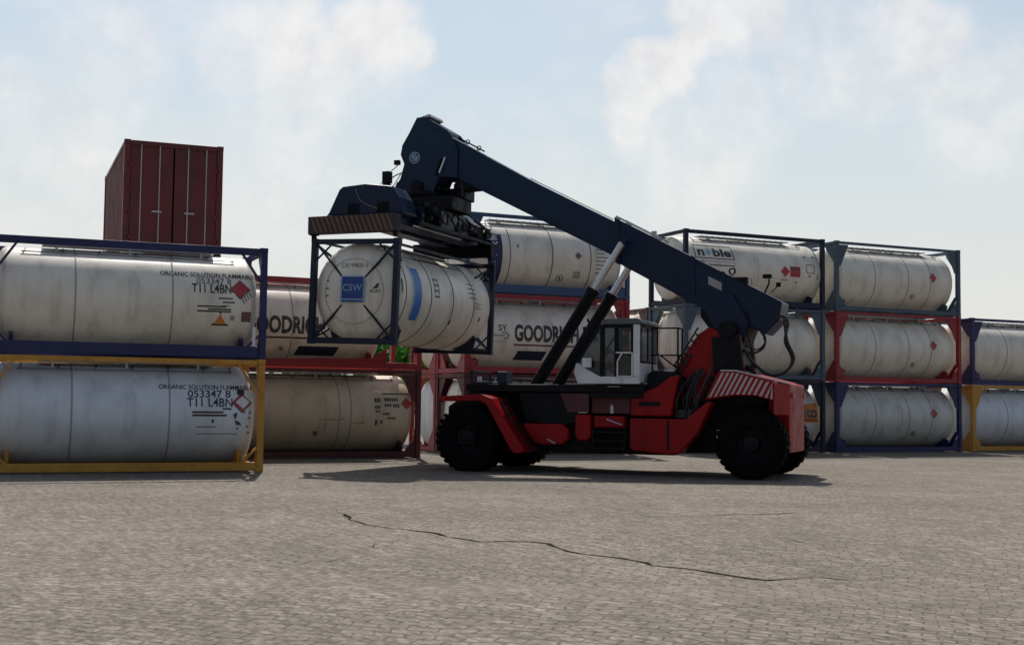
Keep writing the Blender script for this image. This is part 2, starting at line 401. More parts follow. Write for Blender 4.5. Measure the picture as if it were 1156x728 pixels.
# ------------------------------------------------------------------ tank containers
L2, W2, H = 3.029, 1.219, 2.591
def end_frame(sx, style, post):
    mb = MB(); x = sx * (L2 - post / 2 - .004); p = post
    for sy in (-1, 1):
        y = sy * (W2 - p / 2 - .004)
        mb.box((x, y, H / 2), (p, p, H - .24))
        for zc in (.059, H - .059): mb.box((sx * (L2 - .089), sy * (W2 - .081), zc), (.178, .162, .118))
    for zc, hh in ((.085, .15), (H - .075, .12)): mb.box((x, 0, zc), (p * .8, 2 * W2 - 2 * p - .02, hh))
    xi = x + sx * .004
    if style == 'gusset':
        for sy in (-1, 1):
            yy = W2 - p - .004
            for (z0, s_) in ((.16, 1), (H - .135, -1)):
                mb.prism([(sy * yy, z0), (sy * yy, z0 + s_ * .62), (sy * (yy - .12), z0 + s_ * .60), (sy * (yy - .52), z0 + s_ * .12), (sy * (yy - .56), z0)], xi - .02, xi + .02, 'x')
    elif style == 'x':
        for sy in (-1, 1):
            for sz in (-1, 1):
                mb.bar((xi, sy * (W2 - p), H / 2 + sz * (H / 2 - .14)), (xi, sy * .30, H / 2 + sz * .33), .05, .075, (1, 0, 0))
                mb.bar((xi, sy * (W2 - p), H / 2 + sz * (H / 2 - .52)), (xi, sy * (W2 - p - .42), H / 2 + sz * (H / 2 - .13)), .04, .05, (1, 0, 0))
                # short struts that run from the corner back to the tank
                mb.bar((x, sy * (W2 - .1), H / 2 + sz * (H / 2 - .13)), (x - sx * .75, sy * .88, H / 2 + sz * .78), .05, .06)
    return mb
def tank_container(label, loc, rz, frame, tank, style='gusset', top_rail=.10, bottom_rail=.15, side='plate', post=.15,
                   bands=(), band_mat='weld', x0=-2.92, x1=2.92, group='tank containers stacked in the yard', deep=True, ry=0, skirt=False, dish=.30):
    t = thing('tank_container', label, 'tank container', loc, rz, group, ry)
    for sx in (-1, 1): end_frame(sx, style, post).build('end_frame', frame, t, bevel=.012)
    xa = L2 - .18
    for sy in (-1, 1):
        y = sy * (W2 - .06)
        if top_rail: MB().box((0, y, H - .02 - top_rail / 2), (2 * xa - .01, .09, top_rail)).build('top_rail', frame, t, bevel=.008)
        if bottom_rail: MB().box((0, y - sy * .01, .03 + bottom_rail / 2), (2 * xa - .01, .10, bottom_rail)).build('bottom_rail', frame, t, bevel=.008)
        if side != 'none':
            for sx in (-1, 1):
                x = sx * (L2 - post - .01)
                mb = MB()
                if side == 'plate':
                    mb.prism([(x, H - .14), (x, H - .95), (x - sx * .10, H - .92), (x - sx * .42, H - .22), (x - sx * .45, H - .14)], y - .02, y + .02)
                    MB().prism([(x, .19), (x, .62), (x - sx * .34, .19)], y - .02, y + .02).build('gusset', frame, t)
                else:
                    mb.bar((x, y, H - .80), (x - sx * .45, y, H - .13), .05, .09, (0, 1, 0))
                    MB().bar((x, y, .55), (x - sx * .35, y, .20), .05, .09, (0, 1, 0)).build('gusset', frame, t)
                mb.build('gusset', frame, t)
    # shell with dished ends
    prof = []
    d = dish; n = 11
    for i in range(n + 1):
        a = R(90 * i / n); prof.append((x0 + d - d * math.cos(a), max(TR * math.sin(a) ** .70, .002)))
    r_prof = [(x1 - (p[0] - x0), p[1]) for p in reversed(prof)]
    MB().lathe(prof + r_prof, (0, 0, TZ), 'x', 72).build('tank_shell', tank, t, smooth=35)
    for b in bands:
        MB().torus((b, 0, TZ), TR + .002, .012, 'x', 72, 6, .02).build('band', band_mat, t, smooth=60)
    # cradle between shell and frame
    mb = MB()
    for xs in (x0 + .42, x1 - .42):
        for sy in (-1, 1):
            MB().prism([(sy * .35, .14), (sy * .95, .14), (sy * 1.02, .42), (sy * .78, .50), (sy * .35, .22)], xs - .04, xs + .04, 'x').build('cradle', frame, t)
    for y in (-.28, .28): MB().bb(-L2 + .2, L2 - .2, y - .04, y + .04, .11, .19).build('bearer', frame, t)
    if skirt:
        MB().prism([(-2.2, .18), (1.95, .18), (1.95, .62), (1.5, .32), (-2.2, .22)], -1.14, -1.12).build('skirt_panel', frame, t)
    # walkway, manhole and side rail on top
    mb = MB()
    mb.bb(-1.9, 1.9, -.50, -.06, TZ + TR + .02, TZ + TR + .05)
    for i in range(16): mb.bb(-1.9 + i * .25, -1.88 + i * .25, -.50, -.06, TZ + TR + .052, TZ + TR + .066)
    for xx in (-1.6, 0, 1.6): mb.bb(xx - .03, xx + .03, -.48, -.42, TZ + TR - .1, TZ + TR + .018)
    mb.build('walkway', 'galv', t)
    mb = MB(); mb.lathe([(TZ + TR - .05, .27), (TZ + TR + .07, .27), (TZ + TR + .10, .24), (TZ + TR + .11, .02)], (0.1, .30, 0), 'z', 20)
    mb.build('manhole', 'galv', t, smooth=35)
    mb = MB(); rr = TR + .035
    for a in (R(58),):
        pts = [(-2.35, -rr * math.cos(a), TZ + rr * math.sin(a)), (2.35, -rr * math.cos(a), TZ + rr * math.sin(a))]
        mb.tube(pts, .014, 6)
        for xx in (-2.3, -1.5, -.7, .1, .9, 1.7, 2.3):
            mb.bar((xx, -rr * math.cos(a), TZ + rr * math.sin(a)), (xx + .05, -(TR) * math.cos(R(74)), TZ + (TR + .02) * math.sin(R(74))), .03, .02)
    mb.build('cable_rail', 'band', t)
    return t
def d_vec(phi): return Vector((math.cos(R(phi)), math.sin(R(phi)), 0))
def n_vec(phi): return Vector((-math.sin(R(phi)), math.cos(R(phi)), 0))
def centre(corner, phi, tier, left=True, row=0, along=0, gap=.07, height=H):
    c = Vector((corner[0], corner[1], 0))
    return c + d_vec(phi) * ((L2 if left else -L2) + along) + n_vec(phi) * (W2 + row * (2 * W2 + gap)) + Vector((0, 0, tier * (height + .006)))

# ------------------------------------------------------------------ ground
def sheet():
    mb = MB(); mb.add([(-700, -250, 0), (700, -250, 0), (700, 1200, 0), (-700, 1200, 0)], [(0, 1, 2, 3)])
    o = mb.build('ground', 'ground'); o['kind'] = 'structure'
sheet()
def crack(pts, w, name='ground_crack'):
    pts = [Vector((p[0], p[1], 0)) for p in pts]; path = []
    for a, b in zip(pts, pts[1:]):
        k = max(2, int((b - a).length / .22))
        for i in range(k): path.append(a.lerp(b, i / k))
    path.append(pts[-1]); vs_ = []; fs = []
    off = 0
    for i, p in enumerate(path):
        d = (path[min(i + 1, len(path) - 1)] - path[max(0, i - 1)]).normalized(); nn = Vector((-d.y, d.x, 0))
        off = off * .75 + random.uniform(-.06, .06); jit = random.uniform(-.03, .03)
        e = min(1, i / 4, (len(path) - 1 - i) / 4) + .08
        ww = w * .27 * random.uniform(.1, 1.4) * min(1, e)
        vs_ += [p + nn * (off + jit + ww / 2) + Vector((0, 0, .004)), p + nn * (off + jit - ww / 2) + Vector((0, 0, .004))]
    for i in range(len(path) - 1): fs.append((2 * i, 2 * i + 1, 2 * i + 3, 2 * i + 2))
    mb = MB(); mb.add(vs_, fs); o = mb.build(name, 'crack'); o['kind'] = 'structure'
CRACKS = [([(-2.62, 19.9), (-1.99, 17.64), (-1.57, 16.94), (-0.95, 16.33), (-0.37, 15.36), (0.26, 15.43), (0.48, 15.07), (0.75, 14.56), (1.19, 13.95), (1.51, 13.37), (1.93, 13.13), (2.2, 12.62), (2.46, 12.27), (2.96, 12.62), (3.28, 12.46), (3.79, 12.76)], 0.22), ([(1.83, 19.12), (2.72, 19.39), (3.7, 19.68), (4.72, 20.14), (5.28, 20.05)], 0.18), ([(-2.18, 13.31), (-1.88, 13.41), (-1.5, 13.76)], 0.13), ([(-1.74, 14.74), (-1.5, 14.68), (-1.39, 15.44)], 0.11), ([(-1.45, 14.59), (-1.14, 14.9)], 0.11), ([(3.21, 16.49), (3.51, 15.79), (4.02, 15.27)], 0.12), ([(-2.53, 15.12), (-2.34, 15.24)], 0.14), ([(-2.19, 14.6), (-2.08, 14.7)], 0.16), ([(-1.93, 14.2), (-1.81, 14.3)], 0.18)]
for pts, w in CRACKS: crack(pts, w)

# ------------------------------------------------------------------ stacks
# near left: navy-framed tank over yellow-framed tank
LC = (-5.70, 29.8); LP = 22
t = tank_container('navy framed white tank container stacked on the yellow framed one at the left edge', centre(LC, LP, 1, False), R(LP),
                   'navy_frame', 'tank_white', top_rail=.17, bottom_rail=.26, side='strut', bands=(-1.2, .9))
fit_text(t, 'ORGANIC SOLUTION FLAMMABLE', .62, 2.76, 1.86, .13, 'black_txt', .012)
fit_text(t, '053347 8', 1.42, 2.22, 1.71, .15, 'grey_txt', .008)
fit_text(t, 'T11 L4BN', 1.32, 2.22, 1.50, .21, 'black_txt', .016)
diamond(t, 2.42, 1.60, .215, 'placard_red', 'hatch_dark')
mb = MB(); patch(mb, 1.92, 2.25, 1.36, 1.40); patch(mb, 2.02, 2.30, 1.27, 1.31); patch(mb, 1.98, 2.20, 1.20, 1.22); mb.build('lettering', 'grey_txt', t)
mb = MB()
for a, b, c_ in ((1.45, 2.10, 1.17), (1.70, 2.22, 1.11), (1.45, 2.22, 1.06)): patch(mb, a, b, c_, c_ + .035)
mb.build('lettering', 'black_txt', t)
mb = MB(); poly_patch(mb, [(-.20, 0), (.20, 0), (0, .34)], 1.98, .76, .006); mb.build('warning_triangle', 'hatch_dark', t)
mb = MB(); poly_patch(mb, [(-.14, 0), (.14, 0), (0, .245)], 1.98, .795, .011); mb.build('warning_face', 'placard_orange', t)
mb = MB(); patch(mb, 2.46, 2.68, .86, 1.10); mb.build('data_plate', 'brown_frame', t)
mb = MB(); patch(mb, 2.20, 2.31, .88, 1.0); mb.build('data_plate', 'weld', t)
mb = MB()
for k in range(4): patch(mb, 2.50 + .055 * k, 2.53 + .055 * k, 1.28 + .05 * k, 1.45 + .05 * k, skew=-.08)
mb.build('lettering', 'grey_txt', t)
MB().bb(2.70, 2.77, -1.245, -1.225, .30, .74).build('document_tube', 'white_txt', t)
t = tank_container('yellow framed pale tank container on the ground under the navy framed one', centre(LC, LP, 0, False), R(LP),
                   'yellow_frame', 'tank_cool', top_rail=.11, bottom_rail=.19, side='strut', bands=(-1.2, .9))
fit_text(t, 'ORGANIC SOLUTION FLAMMABLE', .66, 2.78, 1.88, .12, 'black_txt', .012)
fit_text(t, '053347 8', 1.30, 2.27, 1.70, .18, 'black_txt', .012)
fit_text(t, 'T11 L4BN', 1.28, 2.31, 1.49, .20, 'black_txt', .014)
diamond(t, 2.52, 1.58, .21, 'placard_red', 'hatch_dark')
mb = MB(); poly_patch(mb, [(-.14, .02), (.03, -.14), (.18, .02), (.02, .16)], 2.52, 1.58, .013); mb.build('placard_face', 'white_txt', t)
mb = MB(); patch(mb, 2.42, 2.58, 1.76, 1.90, .014); mb.build('placard_symbol', 'hatch_dark', t)
mb = MB()
for a, b, c_ in ((1.40, 2.10, 1.34), (1.40, 2.18, 1.27), (2.08, 2.28, 1.42)): patch(mb, a, b, c_, c_ + .045)
patch(mb, 1.84, 1.89, 1.12, 1.20); patch(mb, 1.50, 1.95, 1.02, 1.04)
patch(mb, 1.50, 2.45, .865, .88); mb.build('lettering', 'black_txt', t)
mb = MB(); poly_patch(mb, [(-.10, .12), (-.02, .16), (.10, -.14), (-.03, -.12)], 2.42, 1.20, .006); mb.build('handling_mark', 'black_txt', t)
mb = MB()
for a, b in ((2.55, 1.35), (2.68, 1.34), (2.66, 1.22), (2.62, 1.02), (2.66, .88), (2.40, .98)): patch(mb, a, a + .06, b, b + .04)
mb.build('lettering', 'grey_txt', t)

# dark red dry containers behind them, three high
def corrugated(n0, n1, amp, pitch):
    out = []; x = n0; k = 0
    while x < n1 - pitch:
        out += [(x, 0), (x + pitch * .30, 0), (x + pitch * .45, amp), (x + pitch * .80, amp)]; x += pitch
        k += 1
    out.append((n1, 0)); return out
def dry_container(label, loc, rz, mat, hh):
    t = thing('shipping_container', label, 'container', loc, rz, 'dry containers stacked at the left')
    mb = MB()
    for sx in (-1, 1):
        for sy in (-1, 1):
            mb.box((sx * (L2 - .08), sy * (W2 - .08), hh / 2), (.15, .15, hh - .24))
            for zc in (.059, hh - .059): mb.box((sx * (L2 - .089), sy * (W2 - .081), zc), (.178, .162, .118))
        for zc in (.08, hh - .08): mb.box((sx * (L2 - .06), 0, zc), (.10, 2 * W2 - .34, .13))
    for sy in (-1, 1):
        for zc in (.09, hh - .06): mb.box((0, sy * (W2 - .05), zc), (2 * L2 - .38, .08, .11))
    mb.build('frame', mat, t, bevel=.01)
    mb = MB(); c = corrugated(-L2 + .16, L2 - .16, .036, .28)
    for sy in (-1, 1):
        V = []
        for x, a in c: V += [(x, sy * (W2 - .03 - a), .15), (x, sy * (W2 - .03 - a), hh - .12)]
        mb.add(V, [(2 * i, 2 * i + 2, 2 * i + 3, 2 * i + 1) for i in range(len(c) - 1)])
    mb.build('side_panel', mat, t)
    mb = MB(); c = corrugated(-W2 + .16, W2 - .16, .036, .28)
    V = []
    for y, a in c: V += [(-(L2 - .03 - a), y, .15), (-(L2 - .03 - a), y, hh - .12)]
    mb.add(V, [(2 * i, 2 * i + 2, 2 * i + 3, 2 * i + 1) for i in range(len(c) - 1)]); mb.build('end_panel', mat, t)
    for sy in (-1, 1):
        d = MB().bb(L2 - .07, L2 - .04, sy * .02, sy * (W2 - .165), .16, hh - .15).build('door', mat, t)
        for yy in (.35, .8): MB().tube([(L2 - .02, sy * yy, .12), (L2 - .02, sy * yy, hh - .12)], .017, 6).build('lock_rod', 'galv', d)
        MB().bb(L2 - .03, L2 - .005, sy * .28, sy * .52, 1.10, 1.14).build('handle', 'galv', d)
        for zz in (.4, 1.0, 1.6, 2.2): MB().bb(L2 - .04, L2 - .005, sy * (W2 - .22), sy * (W2 - .10), zz, zz + .10).build('hinge', mat, d)
    MB().bb(-L2 + .13, L2 - .13, -W2 + .09, W2 - .09, hh - .05, hh - .02).build('roof', mat, t)
    MB().bb(-L2 + .13, L2 - .13, -W2 + .09, W2 - .09, .06, .12).build('floor_pan', mat, t)
    return t
RC = (-7.42, 32.5)
for k, lab in enumerate(('dark red shipping container on the ground, door end behind the yellow framed tank', 'middle dark red shipping container behind the navy framed tank',
                         'topmost dark red shipping container rising above the navy framed tank')):
    c = Vector((RC[0], RC[1], 0)) - d_vec(LP) * W2 + n_vec(LP) * L2; c.z = (0, 2.597, 5.2)[k]
    dry_container(lab, c, R(LP - 90), 'box_red', 2.591 if k < 2 else 2.896)

PHI = 25
G1 = (-2.66, 38.2); G2 = (-1.50, 40.8); NB = (5.97, 44.3)
def goodrich(t, xa, xb, z0, cap, plate):
    fit_text(t, 'GOODRICH', xa, xb, z0, cap, 'black_txt', .042)
    mb = MB(); patch(mb, xa, xb, z0 - .165, z0 - .115, .008); mb.build('underline', 'maroon_frame', t)
    mb = MB(); patch(mb, plate[0], plate[1], z0 - .62, z0 - .25, .008, skew=.10); mb.build('nameplate', 'slate_frame', t)
    fit_text(t, 'SY', xa - .58, xa - .26, z0 + .30, .20, 'black_txt', .012, name='emblem')
    mb = MB(); V, Fc = ring2d(.12, .15, 20)
    on_side(mb, [(v[0] * 1.1, v[1] * .8) for v in V], Fc[:7] + Fc[15:], xa - .36, z0 + .14); mb.build('emblem', 'hatch_dark', t)
    mb = MB(); patch(mb, xa - .78, xa - .34, z0 + .12, z0 + .17, .010); patch(mb, xa - .85, xa - .25, z0 - .07, z0 - .05); mb.build('emblem', 'weld', t)

# left stack of the back row
t = tank_container('stained beige tank container on the ground under the left red tank', centre(G1, PHI, 0, False), R(PHI), 'maroon_frame', 'tank_beige',
                   top_rail=.09, bottom_rail=.16, side='plate', bands=(.55, .90))
mb = MB(); patch(mb, 1.90, 2.72, 1.86, 1.90)
for x_, z_, w_, h_ in ((1.62, 1.62, .18, .14), (1.62, 1.44, .17, .10), (1.92, 1.66, .42, .11), (1.92, 1.50, .22, .09), (2.18, 1.48, .20, .11), (1.86, 1.26, .22, .07), (2.0, 1.14, .26, .06), (1.63, .96, .09, .16), (1.80, 1.0, .06, .12), (1.64, 1.34, .14, .05)):
    k = 0
    while k < w_: patch(mb, x_ + k, x_ + min(k + .055, w_), z_, z_ + h_); k += .075
mb.build('lettering', 'black_txt', t)
diamond(t, 2.60, 1.60, .155, 'placard_red', 'hatch_dark')
earth_mark(t, -.14, .72, .09)
mb = MB()
for k in range(6): patch(mb, -.05 + .13 * k, .03 + .13 * k, 1.10 + .02 * (k % 2), 1.125 + .02 * (k % 2), .006)
patch(mb, .12, .14, .80, 1.04); patch(mb, .95, 1.3, 1.02, 1.04)
mb.build('lettering', 'grey_txt', t)
t = tank_container('red framed white tank container lettered GOODRICH at the left, on the beige tank', centre(G1, PHI, 1, False), R(PHI), 'red_frame', 'tank_white',
                   style='plain', top_rail=.16, bottom_rail=.17, side='none', bands=(-.9,), x1=1.90, skirt=True)
goodrich(t, -2.27, .06, .99, .46, (-.75, .45))
earth_mark(t, -1.16, .54, .10)

# middle stack, three high
t = tank_container('dark red framed tank container on the ground behind the reach stacker cab', centre(G2, PHI, 0), R(PHI), 'maroon_frame', 'tank_white', bands=(0,))
earth_mark(t, 1.2, .7)
t = tank_container('red framed white tank container lettered GOODRICH behind the lift cylinders', centre(G2, PHI, 1), R(PHI), 'red_frame', 'tank_white',
                   top_rail=.14, bottom_rail=.19, side='plate', bands=())
goodrich(t, -1.24, 1.12, 1.09, .51, (-1.15, -.10))
t = tank_container('blue framed white tank container with EX on a navy stripe, top of the middle stack', centre(G2, PHI, 2), R(PHI), 'blue_frame', 'tank_white',
                   top_rail=.12, bottom_rail=.27, side='plate', bands=(-1.42, .12, 1.56), band_mat='band')
mb = MB(); patch(mb, -2.20, -1.70, .38, 2.12, .006, n=16); mb.build('stripe', 'navy_frame', t)
fit_text(t, 'E', -2.06, -1.86, 1.73, .17, 'white_txt', .02); fit_text(t, 'X', -2.07, -1.83, 1.49, .18, 'white_txt', .02)
mb = MB()
for k, (a, b) in enumerate(((.10, 1.30), (.20, 1.22), (.08, 1.12), (.16, 1.0))): patch(mb, -2.13 + a, -2.10 + a, b, b + .035, .012)
mb.build('emblem', 'white_txt', t)
earth_mark(t, .49, .62, .13)
diamond(t, 1.08, 1.38, .13, 'grey_txt')
mb = MB(); patch(mb, .95, 1.22, .64, .90); mb.build('data_plate', 'weld', t)
mb = MB(); patch(mb, -1.17, -1.11, 1.52, 1.64); mb.build('data_plate', 'band', t)
mb = MB()
for k in range(7): patch(mb, 1.75, 1.75 + (.5, .35, .62, .4, .55, .3, .45)[k], 1.62 - k * .13, 1.65 - k * .13)
mb.build('lettering', 'grey_txt', t)
mb = MB(); mb.bb(2.72, 2.80, -1.25, -1.22, .38, .62); mb.build('document_tube', 'galv', t)

# right stack, three high
t = tank_container('grey tank container with an orange lettered band, bottom of the right stack', centre(NB, PHI, 0), R(PHI), 'slate_frame', 'tank_grey', bands=(-1.5, .6))
mb = MB(); patch(mb, 1.72, 2.74, 1.08, 1.78, .006); mb.build('stripe', 'band_orange', t)
fit_text(t, 'Sto', 2.00, 2.70, 1.27, .40, 'black_txt', .04)
mb = MB(); patch(mb, 1.80, 2.70, 1.16, 1.20, .012); mb.build('lettering', 'hatch_dark', t)
t = tank_container('steel blue framed grey white tank container, middle of the right stack', centre(NB, PHI, 1), R(PHI), 'steel_blue_frame', 'tank_white', bands=())
earth_mark(t, 1.67, .86, .10); mb = MB(); patch(mb, .33, .38, 1.38, 1.54); mb.build('data_plate', 'band', t)
t = tank_container('dark framed white tank container lettered noble, top of the right stack', centre(NB, PHI, 2), R(PHI), 'slate_frame', 'tank_white', style='plain', top_rail=.13, bottom_rail=.20, side='none', x0=-2.99, x1=2.99, dish=.12)
mb = MB()
x0, x1, zz, zt = -2.52, -.88, 1.60, 2.08
patch(mb, x0, x1, zz, zz + .035, .006, n=2); patch(mb, x0, x1, zt, zt + .035, .006, n=2)
patch(mb, x0, x0 + .04, zz, zt, .008); patch(mb, x1 - .04, x1, zz, zt, .008)
mb.build('logo_border', 'black_txt', t)
fit_text(t, 'n', x0 + .12, x0 + .42, zz + .11, .34, 'black_txt', .035, name='logo'); fit_text(t, 'ble', x0 + .76, x1 - .10, zz + .11, .32, 'black_txt', .035, name='logo')
mb = MB(); V, Fc = ring2d(.0, .115, 16); on_side(mb, V, Fc, x0 + .59, zz + .24); mb.build('logo_dot', 'pale_blue', t)
mb = MB()
for k in range(13): patch(mb, x0 + .42 + k * .094, x0 + .49 + k * .094, 1.36, 1.41)
mb.build('lettering', 'hatch_dark', t)
mb = MB(); patch(mb, x0 + .10, x1 + .02, 1.50, 1.525); mb.build('lettering', 'weld', t)
diamond(t, 1.30, 1.32, .20, 'placard_red'); mb = MB(); patch(mb, 1.52, 1.97, 1.14, 1.52, .006); mb.build('placard', 'placard_red', t)
mb = MB(); patch(mb, 1.56, 1.93, 1.38, 1.48, .010); mb.build('placard_face', 'brown_frame', t)
mb = MB(); patch(mb, 1.12, 1.46, 1.00, 1.03); patch(mb, 1.76, 1.86, .93, .98); patch(mb, 2.20, 2.32, 1.88, 1.94); patch(mb, 2.60, 2.72, 1.90, 1.96)
patch(mb, 2.24, 2.62, 1.30, 1.33); patch(mb, 2.24, 2.62, 1.60, 1.63); patch(mb, 2.24, 2.27, 1.34, 1.59, .008); patch(mb, 2.59, 2.62, 1.34, 1.59, .008); patch(mb, 2.34, 2.42, 1.16, 1.24); patch(mb, 2.72, 2.76, 1.08, 1.30)
mb.build('lettering', 'grey_txt', t)
mb = MB(); mb.tube([(-.30, -1.30, .40), (-.30, -1.30, 1.0)], .012, 6); mb.build('valve_rod', 'band', t)

# row behind the middle and right stacks, and the next stacks to the right
BACK = [
    ('red framed tank container behind the middle stack, on the ground', centre(G2, PHI, 0, row=1), 'red_frame', 'tank_cool'),
    ('red framed tank container behind the middle stack, on its second tier', centre(G2, PHI, 1, row=1), 'red_frame', 'tank_white'),
    ('brown framed tank container on the ground behind the right stack', centre(NB, PHI, 0, row=1), 'brown_frame', 'tank_cool'),
    ('brown framed tank container behind the right stack, on its second tier', centre(NB, PHI, 1, row=1), 'brown_frame', 'tank_white'),
    ('tank container two rows behind the right stack, on the ground', centre(NB, PHI, 0, row=2, gap=.2), 'brown_frame', 'tank_white'),
]
proto = {}
for lab, c, f, k in BACK:
    if (f, k) in proto:
        o = copy_tree(proto[(f, k)]); o.location = c; o['label'] = lab
    else:
        proto[(f, k)] = tank_container(lab, c, R(PHI), f, k, bands=(-.8, .9))
NC = Vector((NB[0], NB[1], 0)) + d_vec(PHI) * 6.55
NC2 = NC + d_vec(PHI) * 6.6
RIGHT = [
    ('white tank container in a navy frame, on the ground at the right edge', centre(NC, PHI, 0), 'navy_frame', 'tank_grey'),
    ('white tank container in a red frame, second tier at the right edge', centre(NC, PHI, 1), 'red_frame', 'tank_white'),
    ('white tank container in a steel blue frame, third tier at the right edge', centre(NC, PHI, 2), 'steel_blue_frame', 'tank_white'),
    ('white tank container in a yellow frame, on the ground farthest right', centre(NC2, PHI, 0), 'yellow_frame', 'tank_cool'),
    ('white tank container in a navy frame, second tier farthest right', centre(NC2, PHI, 1), 'navy_frame', 'tank_white'),
]
for lab, c, f, k in RIGHT:
    t = tank_container(lab, c, R(PHI), f, k, bands=(-1.1, .5, 1.6), band_mat='weld')
    earth_mark(t, .8, .7, .11); diamond(t, 1.7, 1.45, .17, 'placard_red', 'hatch_dark')

# ------------------------------------------------------------------ shrubs and trees beyond the stacks
def tree(label, loc, h, rad, seed, n=2600, name='tree', cat='tree'):
    rnd = random.Random(seed); t = thing(name, label, cat, loc, 0, 'greenery beyond the stacks')
    mb = MB(); mb.tube([(0, 0, 0), (.05, .03, h * .35), (-.03, .04, h * .7)], .11 * h / 4, 8, .03)
    for k in range(6):
        a = k * 1.05 + rnd.random(); z0 = h * (.2 + .08 * k)
        mb.tube([(0, 0, z0), (math.cos(a) * rad * .4, math.sin(a) * rad * .4, z0 + h * .15), (math.cos(a) * rad * .75, math.sin(a) * rad * .75, z0 + h * .22)], .04, 5, .012)
    mb.build('trunk', 'bark', t)
    lobes = [(rnd.uniform(-.6, .6) * rad, rnd.uniform(-.6, .6) * rad, h * rnd.uniform(.3, .82), rad * rnd.uniform(.32, .55)) for _ in range(13)]
    V = []; Fc = []
    for i in range(n):
        l = rnd.choice(lobes); d = Vector((rnd.gauss(0, 1), rnd.gauss(0, 1), rnd.gauss(0, 1))).normalized() * l[3] * (rnd.random() ** .35) * rnd.uniform(.8, 1.15)
        p = Vector(l[:3]) + d; p.z = max(p.z, .15)
        u = Vector((rnd.gauss(0, 1), rnd.gauss(0, 1), rnd.gauss(0, 1))).normalized(); w = u.cross(Vector((rnd.random(), rnd.random(), 1))).normalized()
        s_ = rnd.uniform(.08, .19)
        b = len(V); V += [p - u * s_, p + w * s_ * .45, p + u * s_, p - w * s_ * .45]; Fc.append((b, b + 1, b + 2, b + 3))
    m2 = MB(); m2.add(V, Fc); m2.build('crown', 'leaf', t)
tree('bushy bright green shrub seen through the gap beside the red framed tank', (-4.75, 49.5, 0), 4.3, 2.1, 3, 9000, 'shrub', 'shrub')
tree('green tree farther behind the left red framed tank', (-8.2, 52, 0), 4.4, 2.1, 5)
tree('green tree behind the middle stack', (3.0, 60, 0), 5.2, 2.3, 6)

# ------------------------------------------------------------------ reach stacker (x forward, y to its left, z up)
RSO = Vector((-.37, 33.0, 0)); RT = R(180 - 22)
rs = thing('reach_stacker', 'red reach stacker with a navy boom holding up a white tank container', 'reach stacker', RSO, RT)
# chassis
mb = MB()
mb.prism([(1.0, .75), (1.0, 1.55), (.3, 2.0), (-6.9, 1.75), (-7.2, .8), (-6.2, .55), (-.9, .50)], -.78, .78)
mb.bb(-.25, .25, -1.9, 1.9, .62, .98)                     # drive axle
mb.bb(-7.02, -6.70, -1.3, 1.3, .62, .92)                  # steer axle
mb.bb(-5.0, -1.2, .79, 1.18, .48, 1.25)
mb.bb(-5.0, -1.2, -1.18, -.79, .48, 1.25)
chassis = mb.build('chassis', 'machine_black', rs, bevel=.02)
mb = MB(); mb.bb(-4.35, .20, -1.48, 1.48, 1.93, 2.11); mb.bb(-4.3, -3.0, .5, 1.5, 1.80, 1.925)
mb.build('deck', 'machine_black', rs, bevel=.015)
mb = MB(); mb.prism([(-1.15, 1.92), (-1.35, 1.25), (-2.0, 1.12), (-2.75, 1.20), (-2.95, 1.5), (-2.95, 1.92)], .6, 1.42); mb.prism([(-1.15, 1.92), (-1.35, 1.25), (-2.0, 1.12), (-2.75, 1.20), (-2.95, 1.5), (-2.95, 1.92)], -1.42, -.6)
mb.build('cylinder_mount', 'machine_black', rs, bevel=.03)
for poly, y0, y1 in (
        ([(-1.30, 1.17), (-2.30, 1.17), (-2.46, 1.05), (-2.46, .80), (-2.30, .68), (-1.75, .66), (-1.36, .86)], 1.19, 1.47),
        ([(-2.64, 1.40), (-3.03, 1.40), (-3.03, .86), (-2.92, .78), (-2.72, .78), (-2.64, .90)], 1.19, 1.48),
        ([(-3.10, 1.38), (-3.86, 1.38), (-3.86, 1.10), (-3.10, 1.10)], 1.19, 1.45)):
    MB().prism(poly, y0, y1).build('side_cover', 'hauler_red', rs, bevel=.04)
    MB().prism(poly, -y1, -y0).build('side_cover', 'hauler_red', rs, bevel=.04)
MB().prism([(-2.25, 1.90), (-2.98, 1.90), (-2.98, 1.45), (-2.45, 1.45)], 1.425, 1.47).build('side_cover', 'maroon_frame', rs, bevel=.01)
MB().prism([(-3.0, 1.90), (-3.97, 1.90), (-3.97, 1.43), (-3.0, 1.43)], 1.20, 1.34).build('side_cover', 'maroon_frame', rs, bevel=.02)
for yy in (1, -1):
    a, b = sorted((yy * 1.0, yy * 1.5))
    MB().prism([(-4.00, 1.33), (-5.35, 1.33), (-5.84, 1.74), (-5.96, 1.74), (-5.60, .98), (-5.20, .54), (-4.95, .50), (-4.05, .58), (-4.00, .66)], a, b).build('fuel_tank', 'hauler_red', rs, bevel=.035)
    a, b = sorted((yy * .95, yy * 1.44))
    MB().prism([(-4.0, 1.39), (-4.0, 1.84), (-4.62, 2.06), (-4.95, 2.30), (-5.16, 2.34), (-5.03, 1.75), (-4.97, 1.39)], a, b).build('engine_cover', 'hauler_red', rs, bevel=.03)
mb = MB()
for k, zz in enumerate((.98, .78, .60)): mb.bb(-3.90, -3.08, 1.20, 1.50 + .02 * k, zz, zz + .035)
mb.bar((-3.1, 1.49, 1.08), (-3.1, 1.52, .58), .03); mb.bar((-3.88, 1.49, 1.08), (-3.88, 1.52, .58), .03)
mb.build('step', 'machine_black', rs)
mb = MB(); mb.tube([(-3.42, 1.46, 1.30), (-3.80, 1.47, 1.17)], .018, 6); mb.build('grab_handle', 'galv', rs)
